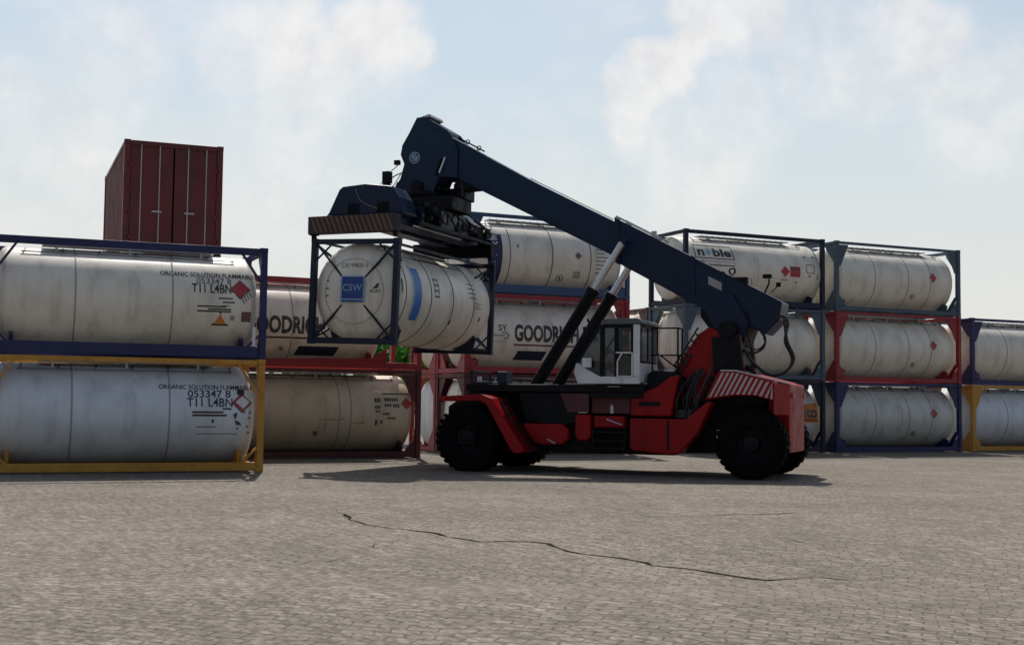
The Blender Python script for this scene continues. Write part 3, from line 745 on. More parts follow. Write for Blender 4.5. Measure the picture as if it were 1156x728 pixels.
mb = MB(); mb.lathe([(1.44, .05), (1.62, .05), (1.66, .02)], (-3.52, 1.35, 0), 'z', 10); mb.build('filler_cap', 'galv', rs, smooth=30)
mb = MB(); mb.bb(-3.75, -3.45, 1.44, 1.49, 2.06, 2.075); mb.bb(-2.95, -2.72, 1.43, 1.47, 1.44, 1.455); mb.build('catch', 'galv', rs)
mb = MB(); mb.tube([(-1.95, 1.49, .80), (-2.15, 1.49, .70)], .02, 6); mb.build('catch', 'galv', rs)
# hydraulic clutter between tank and tower
mb = MB(); rnd = random.Random(11)
for k in range(10):
    x = -5.05 - rnd.random() * .55; y = 1.0 + rnd.random() * .35
    mb.tube(spline([(x, y, 1.40), (x - .05 + rnd.uniform(-.15, .15), y + .08, 1.75), (x - .1, y, 2.05), (x - .25, y - .3, 2.35 + rnd.random() * .3)], 5), .024, 6)
mb.bb(-5.7, -5.05, .95, 1.3, 1.36, 1.55)
mb.build('hydraulic_hoses', 'hose', rs, smooth=40)
# boom tower, two cheek plates
TW = [(-5.72, 3.49), (-5.45, 3.31), (-5.14, 2.84), (-4.84, 2.34), (-4.85, 1.80), (-5.75, 1.80), (-6.02, 2.42), (-5.98, 2.9), (-6.02, 3.35)]
for sy in (-1, 1):
    a, b = sorted((sy * .62, sy * .84)); MB().prism(TW, a, b).build('boom_tower', 'hauler_red', rs, bevel=.025)
    a, b = sorted((sy * .60, sy * .80)); MB().prism([(-5.3, 1.75), (-5.9, 3.3), (-6.45, 3.30), (-6.56, 2.40), (-6.9, 1.75)], a, b).build('tower_web', 'maroon_frame', rs, bevel=.02)
    a, b = sorted((sy * .79, sy * .98)); MB().prism([(-5.55, 1.70), (-5.80, 2.35), (-7.1, 2.1), (-7.1, 1.70)], a, b).build('wheel_well', 'machine_black', rs)
mb = MB(); mb.prism([(-5.62, 3.1), (-6.42, 3.1), (-6.5, 2.0), (-5.3, 2.0)], -.6, .6)
mb.lathe([(-.95, .21), (.95, .21)], (-6.15, 0, 3.42), 'y', 20, cap=True)
mb.prism([(-5.45, 4.0), (-5.45, 3.75), (-5.75, 3.35), (-5.95, 3.05), (-6.45, 3.05), (-6.62, 3.50), (-6.55, 3.85)], -.55, .55)
mb.prism([(-5.80, 3.25), (-6.45, 3.25), (-6.50, 2.45), (-6.1, 2.25), (-5.85, 2.4)], .845, .90)
mb.build('boom_pivot', 'machine_black', rs, bevel=.02)
mb = MB()
for k in range(6):
    x = -5.02 - k * .095; zz = 2.72 + k * .15
    mb.tube([(x, .86, zz - .22), (x + .10, .90, zz - .12), (x + .02, .88, zz)], .028, 6)
mb.tube(spline([(-4.75, .9, 2.30), (-4.9, .95, 2.42), (-5.1, .92, 2.5), (-5.3, .9, 2.85)], 5), .035, 6)
mb.build('hydraulic_hoses', 'hose', rs, smooth=40)
# counterweight
top = [(-5.80, 1.78), (-6.11, 2.43), (-6.50, 2.43), (-7.36, 2.22), (-7.62, 2.15)]
mb = MB()
mb.prism([(-5.80, 1.78), (-6.11, 2.43), (-6.50, 2.43), (-7.36, 2.22), (-7.36, 1.78), (-6.95, 1.88), (-6.50, 1.89)], 1.0, 1.55)
mb.prism([(-5.80, 1.78), (-6.11, 2.43), (-6.50, 2.43), (-7.36, 2.22), (-7.36, 1.78), (-6.95, 1.88), (-6.50, 1.89)], -1.55, -1.0)
mb.prism([(-7.15, -.99), (-7.15, .99), (-7.62, .99), (-7.66, .8), (-7.66, -.8), (-7.62, -.99)], .60, 2.12, 'z')
mb.prism([(-6.11, 2.43), (-6.50, 2.43), (-7.36, 2.22), (-7.64, 2.15), (-7.64, 2.10), (-5.90, 2.0)], -.99, .99)
for sy in (-1, 1):
    P = [(-7.363, sy * 1.00), (-7.363, sy * 1.55), (-7.62, sy * 1.0)]
    mb.prism(P, 1.45, 2.17, 'z')
cw = mb.build('counterweight', 'hauler_red', rs, bevel=.03)
def on_panel(sy):
    mb = MB(); n = 12
    def topz(x): return 2.42 if x > -6.50 else 2.42 - (-6.50 - x) * .2442
    def botz(x): return 1.80 + .0 * x if x < -5.9 else 1.80
    def bz(x):
        if x > -6.5: return 1.80 + (-5.80 - x) * .14 + .02
        if x > -6.95: return 1.91
        return 1.90 - (-6.95 - x) * .24
    for k in range(n):
        xb = -5.88 - k * .128; w = .062; lean = .53
        b0, b1 = bz(xb), bz(xb - w)
        zt = topz(xb - .33) - .01
        pts = [(xb, b0), (xb - w, b1), (xb - w - lean * (zt - b1), zt), (xb - lean * (zt - b0), zt)]
        pts = [(max(p[0], -7.34), min(p[1], topz(max(p[0], -7.34)) - .02)) for p in pts]
        a, b = sorted((sy * 1.551, sy * 1.556)); mb.prism(pts, a, b)
    mb.build('hazard_stripes', 'hatch_white', cw)
on_panel(1); on_panel(-1)
mb = MB(); mb.bb(-7.62, -6.5, 1.50, 1.54, 2.44, 2.445)
mb = MB()
mb.bar((-6.15, 1.50, 2.45), (-6.50, 1.50, 2.45), .05, .03); mb.bar((-6.50, 1.50, 2.45), (-7.36, 1.50, 2.24), .05, .03); mb.bar((-7.36, 1.5, 2.24), (-7.62, 1.0, 2.17), .05, .03)
mb.build('edge_highlight', 'galv', cw)  # bright bars modelled in place of the highlight along the counterweight's top edge
for sy in (-.75, .75): MB().box((-7.665, sy, 1.9), (.04, .22, .12)).build('tail_lamp', 'placard_red', cw)
# front fender, mudguard
FT = [(.66, 1.80), (-.45, 1.86), (-.74, 1.76), (-1.56, .56), (-1.50, .47), (-1.30, .47), (-1.22, .56), (-.58, 1.62), (-.42, 1.70), (.66, 1.68)]
for sy in (1, -1):
    a, b = sorted((sy * 1.15, sy * 2.06)); f = MB().prism(FT, a, b).build('fender', 'hauler_red', rs, bevel=.02)
    mb = MB(); y = sy * 1.75
    for off in (-.22, .22): mb.bar((-.86, y + off, 1.78), (-1.72, y + off, .55), .035)
    for k in range(5): mb.bar((-.95 - k * .17, y - .22, 1.65 - k * .243), (-.95 - k * .17, y + .22, 1.65 - k * .243), .06, .03)
    mb.build('ladder', 'machine_black', rs)
mb = MB()
for sy in (1.35, .2): mb.bar((.10, sy, 2.11), (.10, sy, 2.45), .06); 
mb.bar((.10, 1.38, 2.42), (.10, .17, 2.42), .06); mb.bb(-.75, .14, 1.30, 1.36, 2.11, 2.16); mb.bb(-.8, -.55, .9, 1.3, 2.115, 2.42)
mb.build('front_guard', 'boom_navy', rs, bevel=.01)
mb = MB(); mb.box((.16, .75, 2.24), (.09, .14, .14)); mb.build('work_lamp', 'white_txt', rs, bevel=.02)
# wheels
def wheel(x, yc, wd, r, front):
    g = MB(); h = wd / 2
    g.lathe([(-h * .78, .46 * r), (-h * .95, .62 * r), (-h, .78 * r), (-h * .86, .93 * r), (-h * .55, .975 * r), (h * .55, .975 * r), (h * .86, .93 * r), (h, .78 * r), (h * .95, .62 * r), (h * .78, .46 * r)], (0, 0, 0), 'y', 56)
    for k in range(28):
        a = 2 * math.pi * k / 28
        for s_ in (-1, 1):
            aa = a + (s_ * .055)
            rot = Matrix.Rotation(-aa, 3, 'Y') @ Matrix.Rotation(s_ * .5, 3, 'X')
            rr = r * .965; c = Matrix.Rotation(-aa, 3, 'Y') @ Vector((rr, s_ * h * .52, 0))
            rot = Matrix.Rotation(-aa, 3, 'Y') @ Matrix.Rotation(s_ * .35, 3, 'X')
            g.box(c, (.075, h * .98, .085), rot)
    w_ = MB(); w_.v = [(x + p[0], yc + p[1], r + p[2]) for p in g.v]; w_.f = g.f
    wo_ = bpy.data.objects.new('wheel', None); COL.objects.link(wo_); wo_.parent = rs
    w_.build('tyre', 'rubber', wo_, smooth=30)
    s_ = 1 if yc > 0 else -1; m2 = MB()
    yo = yc + s_ * h * .70; yi = yc - s_ * h * .6
    prof = [(yo, .47 * r), (yo - s_ * .03, .44 * r), (yo - s_ * .16, .42 * r), (yo - s_ * .17, .24 * r), (yo - s_ * .02, .22 * r), (yo, .05 * r), (yo, .003), (yi, .003), (yi, .46 * r)]
    m2.lathe([(p[0] - 0, p[1]) for p in prof], (x, 0, r), 'y', 36)
    for k in range(12):
        a = 2 * math.pi * k / 12; m2.box((x + .31 * r * math.cos(a), yo - s_ * .15, r + .31 * r * math.sin(a)), (.04, .05, .04))
    m2.build('rim', 'machine_black', wo_, smooth=30)
for sy in (1, -1):
    wheel(-.06, sy * 1.79, .50, .80, True); wheel(-.06, sy * 1.22, .50, .80, True)
    wheel(-6.86, sy * 1.40, .50, .80, False)
mb = MB(); mb.tube([(-6.15, 1.1, 1.02), (-6.25, 1.5, 1.12), (-6.2, 1.52, .95)], .035, 6); mb.box((-6.12, 1.45, 1.0), (.12, .10, .20)); mb.build('tow_eye', 'galv', rs)
# cab
cabm = []
cab = bpy.data.objects.new('cab', None); COL.objects.link(cab); cab.parent = rs
Y0, Y1 = .12, 1.66
mb = MB()
mb.prism([(-2.76, 2.13), (-2.66, 2.40), (-2.72, 2.62), (-3.05, 2.44), (-3.30, 2.30), (-4.28, 2.30), (-4.28, 2.13)], Y1 - .06, Y1)       # lower near side
mb.prism([(-2.76, 2.13), (-2.66, 2.40), (-2.72, 2.62), (-3.05, 2.44), (-3.30, 2.30), (-4.28, 2.30), (-4.28, 2.13)], Y0, Y0 + .06)
mb.prism([(-2.76, 2.13), (-2.66, 2.40), (-2.70, 2.60), (-2.76, 2.58), (-2.72, 2.40), (-2.80, 2.16)], Y0 + .061, Y1 - .061)          # nose
mb.bb(-4.20, -2.80, Y0 + .061, Y1 - .061, 2.132, 2.17)                                                                               # floor
for y in (Y0, Y1 - .06):
    mb.bb(-4.279, -4.12, y, y + .06, 2.302, 3.52)                                                                                     # rear pillars
mb.bb(-4.279, -4.235, Y0 + .061, Y1 - .061, 2.172, 2.62)
mb.build('cab_shell', 'cab_white', cab, bevel=.015)
mb = MB()
mb.prism([(-3.34, 3.525), (-4.32, 3.525), (-4.32, 3.60), (-4.20, 3.66), (-3.46, 3.66), (-3.34, 3.60)], Y0 - .03, Y1 + .03)
mb.build('cab_roof', 'cab_roof', cab, bevel=.02)
mb = MB()
for y in (Y0 + .005, Y1 - .055):
    mb.prism([(-2.72, 2.62), (-2.78, 2.62), (-3.36, 3.52), (-3.30, 3.52)], y, y + .05)
    mb.bb(-3.42, -3.31, y, y + .05, 2.302, 3.522); mb.bb(-3.76, -3.66, y, y + .05, 2.302, 3.438)
    mb.bb(-4.118, -3.422, y + .002, y + .048, 3.44, 3.52); mb.bb(-4.118, -4.06, y + .002, y + .048, 2.302, 3.438); mb.bb(-4.058, -3.762, y + .002, y + .048, 2.84, 2.90)
mb.bb(-4.27, -4.24, Y0 + .061, Y1 - .061, 2.63, 2.68); mb.bb(-4.27, -4.24, Y0 + .061, Y1 - .061, 3.46, 3.52); mb.bb(-4.27, -4.24, .86, .92, 2.68, 3.46)
mb.bar((-3.30, .88, 3.50), (-3.32, .88, 3.50), .03)
mb.build('window_frame', 'machine_black', cab, bevel=.006)
door = MB(); y = Y1 + .002
# door with rounded lower opening
outer = [(-3.72, 2.28), (-4.12, 2.28), (-4.12, 2.86), (-3.82, 2.86), (-3.72, 2.70)]
door.bar((-3.745, y, 2.30), (-3.745, y, 2.66), .035, .035); door.bar((-3.745, y, 2.66), (-3.86, y, 2.86), .035, .035); door.bar((-3.70, y, 2.86), (-4.08, y, 2.86), .035, .035)
door.bar((-4.10, y, 2.30), (-4.10, y, 2.86), .035, .035); door.bar((-3.74, y, 2.305), (-4.11, y, 2.305), .035, .035)
dr = door.build('door', 'cab_white', cab, bevel=.006)
MB().box((-4.04, y + .03, 2.80), (.10, .03, .03)).build('handle', 'machine_black', dr)
for (nm, pl) in (('windscreen', None),):
    g = MB(); g.add([(-2.76, Y0 + .05, 2.60), (-2.76, Y1 - .05, 2.60), (-3.33, Y1 - .05, 3.50), (-3.33, Y0 + .05, 3.50)], [(0, 1, 2, 3)]); g.build('windscreen', 'glass', cab)
for y in (Y0 + .03, Y1 - .03):
    g = MB(); g.add([(-2.80, y, 2.60), (-3.06, y, 2.44), (-3.33, y, 2.31), (-3.34, y, 3.50)], [(0, 1, 2, 3)]); g.build('side_window', 'glass', cab)
    g = MB(); g.add([(-3.40, y, 2.31), (-4.12, y, 2.31), (-4.12, y, 3.44), (-3.40, y, 3.44)], [(0, 1, 2, 3)]); g.build('side_window', 'glass', cab)
g = MB(); g.add([(-4.255, Y0 + .06, 2.68), (-4.255, Y1 - .06, 2.68), (-4.255, Y1 - .06, 3.46), (-4.255, Y0 + .06, 3.46)], [(0, 1, 2, 3)]); g.build('rear_window', 'glass', cab)
mb = MB(); mb.box((-3.92, .95, 2.42), (.42, .50, .30)); mb.box((-4.10, .95, 2.85), (.12, .50, .72), Matrix.Rotation(.12, 3, 'Y')); mb.box((-4.12, .95, 3.28), (.09, .28, .18))
mb.build('driver_seat', 'seat_dark', cab, bevel=.04)
mb = MB(); mb.box((-3.0, .95, 2.50), (.22, .9, .35)); mb.tube([(-3.08, .95, 2.60), (-3.30, .95, 2.92)], .03, 8); mb.torus((0, 0, 0), .17, .016, 'z', 20, 6)
o_ = mb.v[-20 * 7:]
rotm = Matrix.Rotation(-.6, 3, 'Y')
mb.v[-20 * 7:] = [tuple(rotm @ Vector(p) + Vector((-3.32, .95, 2.94))) for p in o_]
mb.box((-3.60, .45, 2.65), (.30, .12, .45)); mb.box((-3.55, .40, 3.2), (.05, .3, .22))
mb.build('dashboard', 'machine_black', cab)
mb = MB(); mb.box((-3.02, Y1 + .09, 2.62), (.22, .10, .22)); mb.bar((-3.1, Y1, 2.66), (-3.05, Y1 + .06, 2.64), .03); mb.build('headlamp', 'cab_white', cab, bevel=.03)
mb = MB(); mb.bar((-3.36, Y1, 3.30), (-3.10, Y1 + .35, 3.42), .025); mb.box((-3.06, Y1 + .36, 3.30), (.05, .18, .30)); mb.build('mirror', 'machine_black', cab, bevel=.01)
mb = MB(); mb.tube([(-3.45, .5, 3.66), (-3.45, .5, 3.95)], .012, 6); mb.tube([(-3.1, Y1, 3.45), (-3.0, Y1 + .02, 3.66)], .03, 6); mb.build('aerial', 'machine_black', cab)
# railing behind cab
mb = MB(); y = 1.0
for a, b in (((-4.36, 3.46), (-5.02, 3.46)), ((-5.02, 3.46), (-5.02, 2.40)), ((-4.36, 2.82), (-5.02, 2.82)), ((-4.40, 3.46), (-4.40, 2.12)), ((-4.60, 2.82), (-5.02, 2.50)), ((-4.52, 3.46), (-4.52, 2.82))):
    mb.bar((a[0], y, a[1]), (b[0], y, b[1]), .035)
mb.bar((-5.02, y, 3.46), (-5.02, .6, 3.46), .035); mb.bar((-5.02, y, 2.82), (-5.02, .6, 2.82), .035); mb.bar((-5.02, .6, 3.46), (-5.02, .6, 2.2), .035)
mb.build('railing', 'machine_black', rs)
mb = MB(); mb.prism([(-4.35, 2.12), (-4.35, 2.36), (-4.50, 2.46), (-5.0, 2.42), (-5.2, 2.30), (-5.25, 2.0), (-4.35, 1.94)], .2, 1.30); mb.build('engine_hood', 'machine_black', rs, bevel=.03)
mb = MB(); mb.box((-4.85, 1.1, 2.46), (.25, .15, .05)); mb.build('catch', 'galv', rs)
# lift cylinders
for sy in (1, -1):
    y = sy * .75; a, m_, b = Vector((-.98, y, 1.50)), Vector((-2.79, y, 4.35)), Vector((-3.56, y, 5.56))
    mb = MB(); mb.tube([a, m_], .150, 20); d = (m_ - a).normalized()
    mb.tube([m_ - d * .02, m_ + d * .12], .172, 20); mb.tube([a - d * .12, a + d * .10], .20, 16)
    mb.tube([a + d * 1.1 + Vector((0, .19 * sy, 0)), m_ + Vector((0, .19 * sy, 0)), m_ + Vector((-.02, .10 * sy, .05))], .022, 6)
    c = mb.build('lift_cylinder', 'machine_black', rs, smooth=40)
    mb = MB(); mb.tube([m_ + d * .10, b], .092, 18); mb.build('piston_rod', 'chrome', c, smooth=40)
    mb = MB(); mb.lathe([(y - .08, .095), (y + .08, .095)], (-3.60, 0, 5.60), 'y', 18, cap=True); mb.build('rod_eye', 'boom_navy', c, smooth=40)
# boom
outer = [(-3.28, 6.22), (-7.36, 4.08), (-7.30, 3.66), (-6.97, 3.32), (-6.30, 3.68), (-5.10, 4.16), (-3.28, 5.15)]
boom = MB().prism(outer, -.47, .47).build('boom', 'boom_navy', rs, bevel=.03)
mb = MB(); mb.prism([(-4.9, 4.28), (-5.55, 3.90), (-5.85, 3.30), (-6.45, 3.20), (-6.60, 3.60), (-6.2, 4.30)], .475, .56); mb.prism([(-4.9, 4.28), (-5.55, 3.90), (-5.85, 3.30), (-6.45, 3.20), (-6.60, 3.60), (-6.2, 4.30)], -.56, -.475)
mb.build('pivot_plate', 'boom_navy', boom, bevel=.01)
for x0_, x1_ in ((-3.28, -3.42), (-5.20, -5.30), (-5.95, -6.03)):
    def tp(x): return 6.22 + (x + 3.28) * .5245
    def bt(x): return (5.15 + (x + 3.28) * .544) if x > -5.1 else 4.16 + (x + 5.10) * .40
    for s in (-1, 1):
        a, b = sorted((s * .473, s * .50)); MB().prism([(x0_, bt(x0_) - .02), (x1_, bt(x1_) - .02), (x1_, tp(x1_) + .02), (x0_, tp(x0_) + .02)], a, b).build('stiffener', 'boom_navy', boom)
mb = MB(); mb.prism([(-5.62, 4.72), (-5.95, 4.55), (-5.95, 4.36), (-5.62, 4.53)], .474, .48); mb.build('sign_plate', 'weld', boom)
mb = MB(); mb.prism([(-5.30, 4.98), (-6.10, 4.56), (-6.10, 4.18), (-5.30, 4.58)], .472, .476); mb.build('access_panel', 'boom_teal', boom)
mb = MB(); mb.bar((-3.30, .40, 6.26), (-4.40, .40, 5.68), .10, .05); mb.bar((-3.30, -.40, 6.26), (-4.40, -.40, 5.68), .10, .05); mb.bb(-4.32, -4.2, .36, .44, 5.75, 5.86); mb.build('top_highlight', 'galv', boom)  # pale bars shaped to imitate the highlight on the outer boom's upper edges
for x, z_, r in ((-6.18, 4.83, .07),): MB().torus((x, .42, z_), r, .022, 'y', 16, 6).build('lifting_eye', 'machine_black', boom)
mb = MB(); mb.bb(-6.55, -6.2, .30, .46, 4.52, 4.68); mb.tube([(-6.95, .42, 4.30), (-7.05, .42, 4.52), (-7.06, .45, 4.62)], .022, 6); mb.box((-7.02, .47, 4.68), (.20, .12, .09)); mb.box((-7.28, .47, 4.48), (.10, .08, .10)); mb.bar((-7.1, .45, 4.3), (-7.28, .46, 4.46), .02)
mb.build('work_lamp', 'machine_black', boom)
inner = [(-4.0, 5.72), (1.25, 8.62), (1.25, 7.58), (.9, 7.40), (-4.0, 4.98)]
inner = [(-3.9, 5.80), (-1.05, 7.27), (1.30, 8.60), (1.30, 7.58), (.95, 7.40), (-1.06, 6.38), (-3.9, 4.95)]
ib = MB().prism(inner, -.38, .38).build('boom_extension', 'boom_teal', boom, bevel=.02)
mb = MB(); mb.bar((-1.0, .34, 7.34), (-3.2, .34, 6.20), .03, .02); 
for x, z_ in ((.78, 8.38), (.46, 8.20)): mb.torus((x, .30, z_ + .02), .055, .014, 'y', 14, 6)
mb.tube([(.9, .30, 8.45), (.3, .30, 8.12)], .022, 6); mb.build('hose_guide', 'machine_black', ib)
mb = MB(); mb.prism([(.52, 7.20), (1.18, 7.52), (1.10, 7.24), (.95, 7.18)], -.30, .30); mb.build('wear_block', 'machine_black', ib)
head = [(2.20, 9.12), (1.95, 9.12), (1.32, 8.74), (1.20, 8.60), (1.00, 8.2), (1.00, 7.45), (1.53, 7.50), (1.60, 7.34), (1.72, 7.0), (2.86, 7.0), (2.80, 7.32), (2.66, 7.52), (2.55, 7.9), (2.66, 8.15), (2.62, 8.40), (2.42, 8.72)]
mb = MB(); mb.prism(head, .385, .44); mb.prism(head, -.44, -.385)
mb.prism([(2.16, 9.08), (1.95, 9.10), (1.32, 8.72), (1.30, 7.62), (1.62, 7.62), (2.30, 8.0), (2.55, 8.40)], -.384, .384)
hd = mb.build('boom_head', 'boom_teal', boom, bevel=.02)
mb = MB(); mb.box((2.0, 0, 9.12), (.36, .84, .08), Matrix.Rotation(.25, 3, 'Y')); mb.build('head_cap', 'galv', hd, bevel=.02)
mb = MB(); mb.lathe([(.442, .02), (.442, .155), (.446, .155), (.447, .002)], (2.24, 0, 8.05), 'y', 28); em = mb.build('emblem', 'pale_blue', hd)
mb = MB(); mb.bar((2.34, .450, 8.05), (2.24, .450, 7.98), .008, .05, (0, 1, 0)); mb.torus((2.24, .448, 8.05), .115, .012, 'y', 24, 6, .003); mb.bar((2.15, .450, 8.14), (2.27, .450, 8.05), .008, .035, (0, 1, 0)); mb.build('emblem_mark', 'hatch_dark', em)
mb = MB(); mb.lathe([(-.52, .17), (.52, .17)], (2.15, 0, 7.28), 'y', 18, cap=True); mb.tube([(1.45, .46, 7.98), (1.62, .46, 7.55)], .035, 8); mb.build('tilt_pin', 'machine_black', hd)
mb = MB(); mb.tube([(1.34, .47, 8.0), (1.50, .47, 7.60)], .028, 8); mb.build('tilt_rod', 'chrome', hd)
mb = MB()
mb.box((2.82, .30, 7.98), (.14, .12, .12)); mb.box((2.98, .55, 7.55), (.20, .20, .30)); mb.box((3.0, .55, 7.25), (.16, .16, .4)); mb.tube([(2.80, .30, 7.9), (3.0, .55, 7.62)], .012, 5)
mb.tube(spline([(2.62, .35, 7.7), (2.85, .5, 7.55), (2.95, .55, 7.3), (2.8, .45, 7.1)], 5), .016, 5); mb.tube([(3.05, .55, 7.55), (3.3, .6, 7.15)], .010, 5); mb.tube([(3.0, .6, 7.45), (2.66, .4, 7.15)], .014, 5); mb.tube([(2.66, .4, 7.65), (2.9, .5, 7.2)], .012, 5)
mb.build('work_lamp', 'machine_black', hd)
# bolts, seams and small plates on the boom and body
def bolts(pts, y, parent, mat='machine_black', rr=.022):
    mb = MB()
    for x, z_ in pts: mb.lathe([(y, rr), (y + .014, rr), (y + .016, .004)] if y > 0 else [(y, rr), (y - .014, rr), (y - .016, .004)], (x, 0, z_), 'y', 8)
    mb.build('bolt_row', mat, parent)
for sg in (1, -1):
    bolts([(-3.33 - .01 * k, 5.30 + .145 * k) for k in range(6)], sg * .502, boom, 'boom_teal')
    bolts([(-5.0 - .22 * k, 4.32 - .10 * k) for k in range(6)], sg * .562, boom, 'boom_teal')
    bolts([(1.45 + .12 * k, 8.66 + .06 * k) for k in range(5)] + [(1.12, 7.6 + .18 * k) for k in range(5)], sg * .442, hd, 'boom_teal')
    MB().bar((-4.0, sg * .472, 5.82), (-7.2, sg * .472, 4.15), .012, .03, (0, 1, 0)).build('weld_seam', 'boom_teal', boom)
    MB().bar((1.2, sg * .384, 7.62), (-3.2, sg * .384, 5.38), .012, .03, (0, 1, 0)).build('weld_seam', 'boom_navy', ib)
    MB().bb(-4.95, -4.90, *sorted((sg * 1.50, sg * 1.508)), .62, 1.30).build('panel_gap', 'machine_black', rs)
    MB().bb(-4.72, -4.20, *sorted((sg * 1.441, sg * 1.447)), 1.62, 1.72).build('vent', 'machine_black', rs)
    bolts([(-4.12 - .2 * k, 1.27) for k in range(6)], sg * 1.502, rs, 'machine_black', .018)
    bolts([(.45 - .2 * k, 1.765) for k in range(5)], sg * 2.06, rs, 'machine_black', .018)
# rear hose loops
mb = MB()
for k in range(2):
    y = .50 + .07 * k
    mb.tube(spline([(-7.22, y, 3.72), (-7.42, y, 3.72), (-7.50 + .06 * k, y, 3.55), (-7.44 - .06 * k, y, 3.15), (-7.60 - .05 * k, y, 2.75), (-7.45, y, 2.45), (-7.10, y, 2.38), (-6.75, y + .05, 2.62), (-6.50, y + .1, 2.98)], 7), .034, 8)
mb.tube(spline([(-6.85, .52, 3.42), (-6.98, .52, 3.20), (-6.92, .54, 2.98), (-6.65, .56, 2.88), (-6.42, .6, 3.02)], 7), .026, 8)
mb.tube(spline([(-6.62, .50, 3.50), (-6.50, .55, 3.30), (-6.60, .56, 3.02), (-6.85, .56, 2.98), (-7.0, .54, 3.2), (-6.9, .5, 3.4)], 7), .018, 8)
mb.tube(spline([(-6.50, .50, 3.45), (-6.62, .55, 3.15), (-6.72, .56, 2.85)], 6), .018, 8)
mb.tube([(-6.50, .5, 2.55), (-6.72, .55, 2.50), (-6.70, .55, 2.62)], .07, 8)
mb.build('hydraulic_hoses', 'hose', rs, smooth=40)
# spreader
sp = bpy.data.objects.new('spreader', None); COL.objects.link(sp); sp.parent = rs
mb = MB(); mb.lathe([(6.98, .62), (7.06, .66), (7.14, .66), (7.18, .55)], (2.2, 0, 0), 'z', 32, cap=True)
mb.bb(1.05, 2.95, -.62, .62, 6.62, 6.975); mb.prism([(1.45, 7.19), (2.90, 7.19), (2.80, 7.45), (2.35, 7.55), (1.65, 7.35)], -.36, .36)
mb.bb(1.02, 1.65, -.75, -.1, 6.98, 7.28); mb.bb(1.1, 1.4, -.6, -.2, 7.10, 7.42)
mb.build('rotator', 'machine_black', sp, bevel=.02)
mb = MB(); mb.tube([(.92, .3, 7.34), (.90, .3, 6.98)], .03, 8); mb.tube([(.95, -.4, 7.3), (1.1, -.4, 7.05)], .025, 6); mb.build('damper', 'hose', sp)
mb = MB(); mb.bb(1.62, 2.08, -2.35, 2.35, 6.02, 6.56); mb.bb(2.42, 2.88, -2.35, 2.35, 6.02, 6.56)
mb.bb(1.25, 3.2, -.85, .85, 6.10, 6.60)
mb.bb(1.35, 3.1, 1.60, 1.75, 6.04, 6.52); mb.bb(1.35, 3.1, -1.75, -1.60, 6.04, 6.52)
mb.build('main_beam', 'boom_navy', sp, bevel=.02)
for xx in (1.85, 2.65):
    for yy in (-2.63, 2.63): MB().bb(xx - .17, xx + .17, yy - .27, yy + .27, 6.06, 6.50).build('telescopic_beam', 'machine_black', sp)
HS = [(3.46, 6.20), (3.36, 6.30), (3.08, 6.86), (2.98, 6.93), (2.35, 6.97), (1.62, 6.88), (1.42, 6.60), (1.30, 6.20)]
for sy in (1, -1):
    hs = HS if sy > 0 else [(3.46, 6.20), (3.36, 6.30), (3.08, 6.86), (2.98, 6.93), (2.05, 6.93), (1.72, 6.62), (1.45, 6.42), (1.30, 6.20)]
    a, b = sorted((sy * 2.10, sy * 2.90)); h_ = MB().prism(hs, a, b).build('beam_housing', 'boom_navy', sp, bevel=.04)
    mb = MB(); yy = sy * 2.905
    mb.tube(spline([(2.62, yy, 6.85), (2.50, yy, 6.60), (2.30, yy, 6.45), (2.0, yy, 6.34)], 5), .014, 5); mb.build('cable', 'grey_txt', h_)
    a, b = sorted((sy * 2.80, sy * 3.04)); e = MB().bb(1.40, 3.86, a, b, 5.76, 6.195).build('end_beam', 'hatch_dark' if sy > 0 else 'machine_black', sp, bevel=.01)
    mb = MB()
    for k in range(17):
        x = 3.80 - k * .14; pts = [(x, 6.18), (x - .055, 6.18), (x - .055 - .17, 5.78), (x - .17, 5.78)]
        if pts[2][0] < 1.42: continue
        a, b = sorted((sy * 3.041, sy * 3.046)); mb.prism(pts, a, b)
    mb.build('hazard_stripes', 'hatch_orange', e)
    for xx in (1.48, 3.74):
        mb = MB(); mb.box((xx, sy * 2.93, 5.70), (.10, .09, .13)); mb.bb(xx - .09, xx + .09, *sorted((sy * 2.84, sy * 3.02)), 5.735, 5.758); mb.build('twist_lock', 'machine_black', e)
# clutter of valves and hoses along the beam
mb = MB(); rnd = random.Random(4)
for k in range(26):
    y = rnd.uniform(-2.3, 1.9); x = rnd.uniform(1.2, 1.6); s_ = rnd.uniform(.08, .22)
    mb.box((x, y, 6.30 + rnd.uniform(-.15, .35) * (1 if y > -.9 else .25)), (s_, s_ * 1.6, s_))
for k in range(9):
    y0_ = rnd.uniform(-2.4, .6); z0_ = 6.45 + rnd.random() * .25
    mb.tube(spline([(1.20, y0_, z0_), (1.02, y0_ + .4, z0_ - .22 - rnd.random() * .2), (1.08, y0_ + .9, z0_ - .1), (1.2, y0_ + 1.2, z0_ + .05)], 5), .022, 6)
mb.bb(1.04, 1.12, -2.7, 2.5, 5.98, 6.05)
mb.build('valve_block', 'machine_black', sp)
mb = MB(); mb.tube([(1.16, 2.6, 5.92), (1.16, -.2, 5.92)], .022, 6); mb.build('hydraulic_pipe', 'galv', sp)
mb = MB(); mb.bb(2.55, 2.80, .64, .70, 6.70, 6.88); mb.bb(2.2, 2.45, .86, .90, 6.25, 6.4); mb.build('sign_plate', 'grey_txt', sp)

# ------------------------------------------------------------------ the tank container in the air
c = RSO + Matrix.Rotation(RT, 3, 'Z') @ Vector((2.61, 0, 3.03))
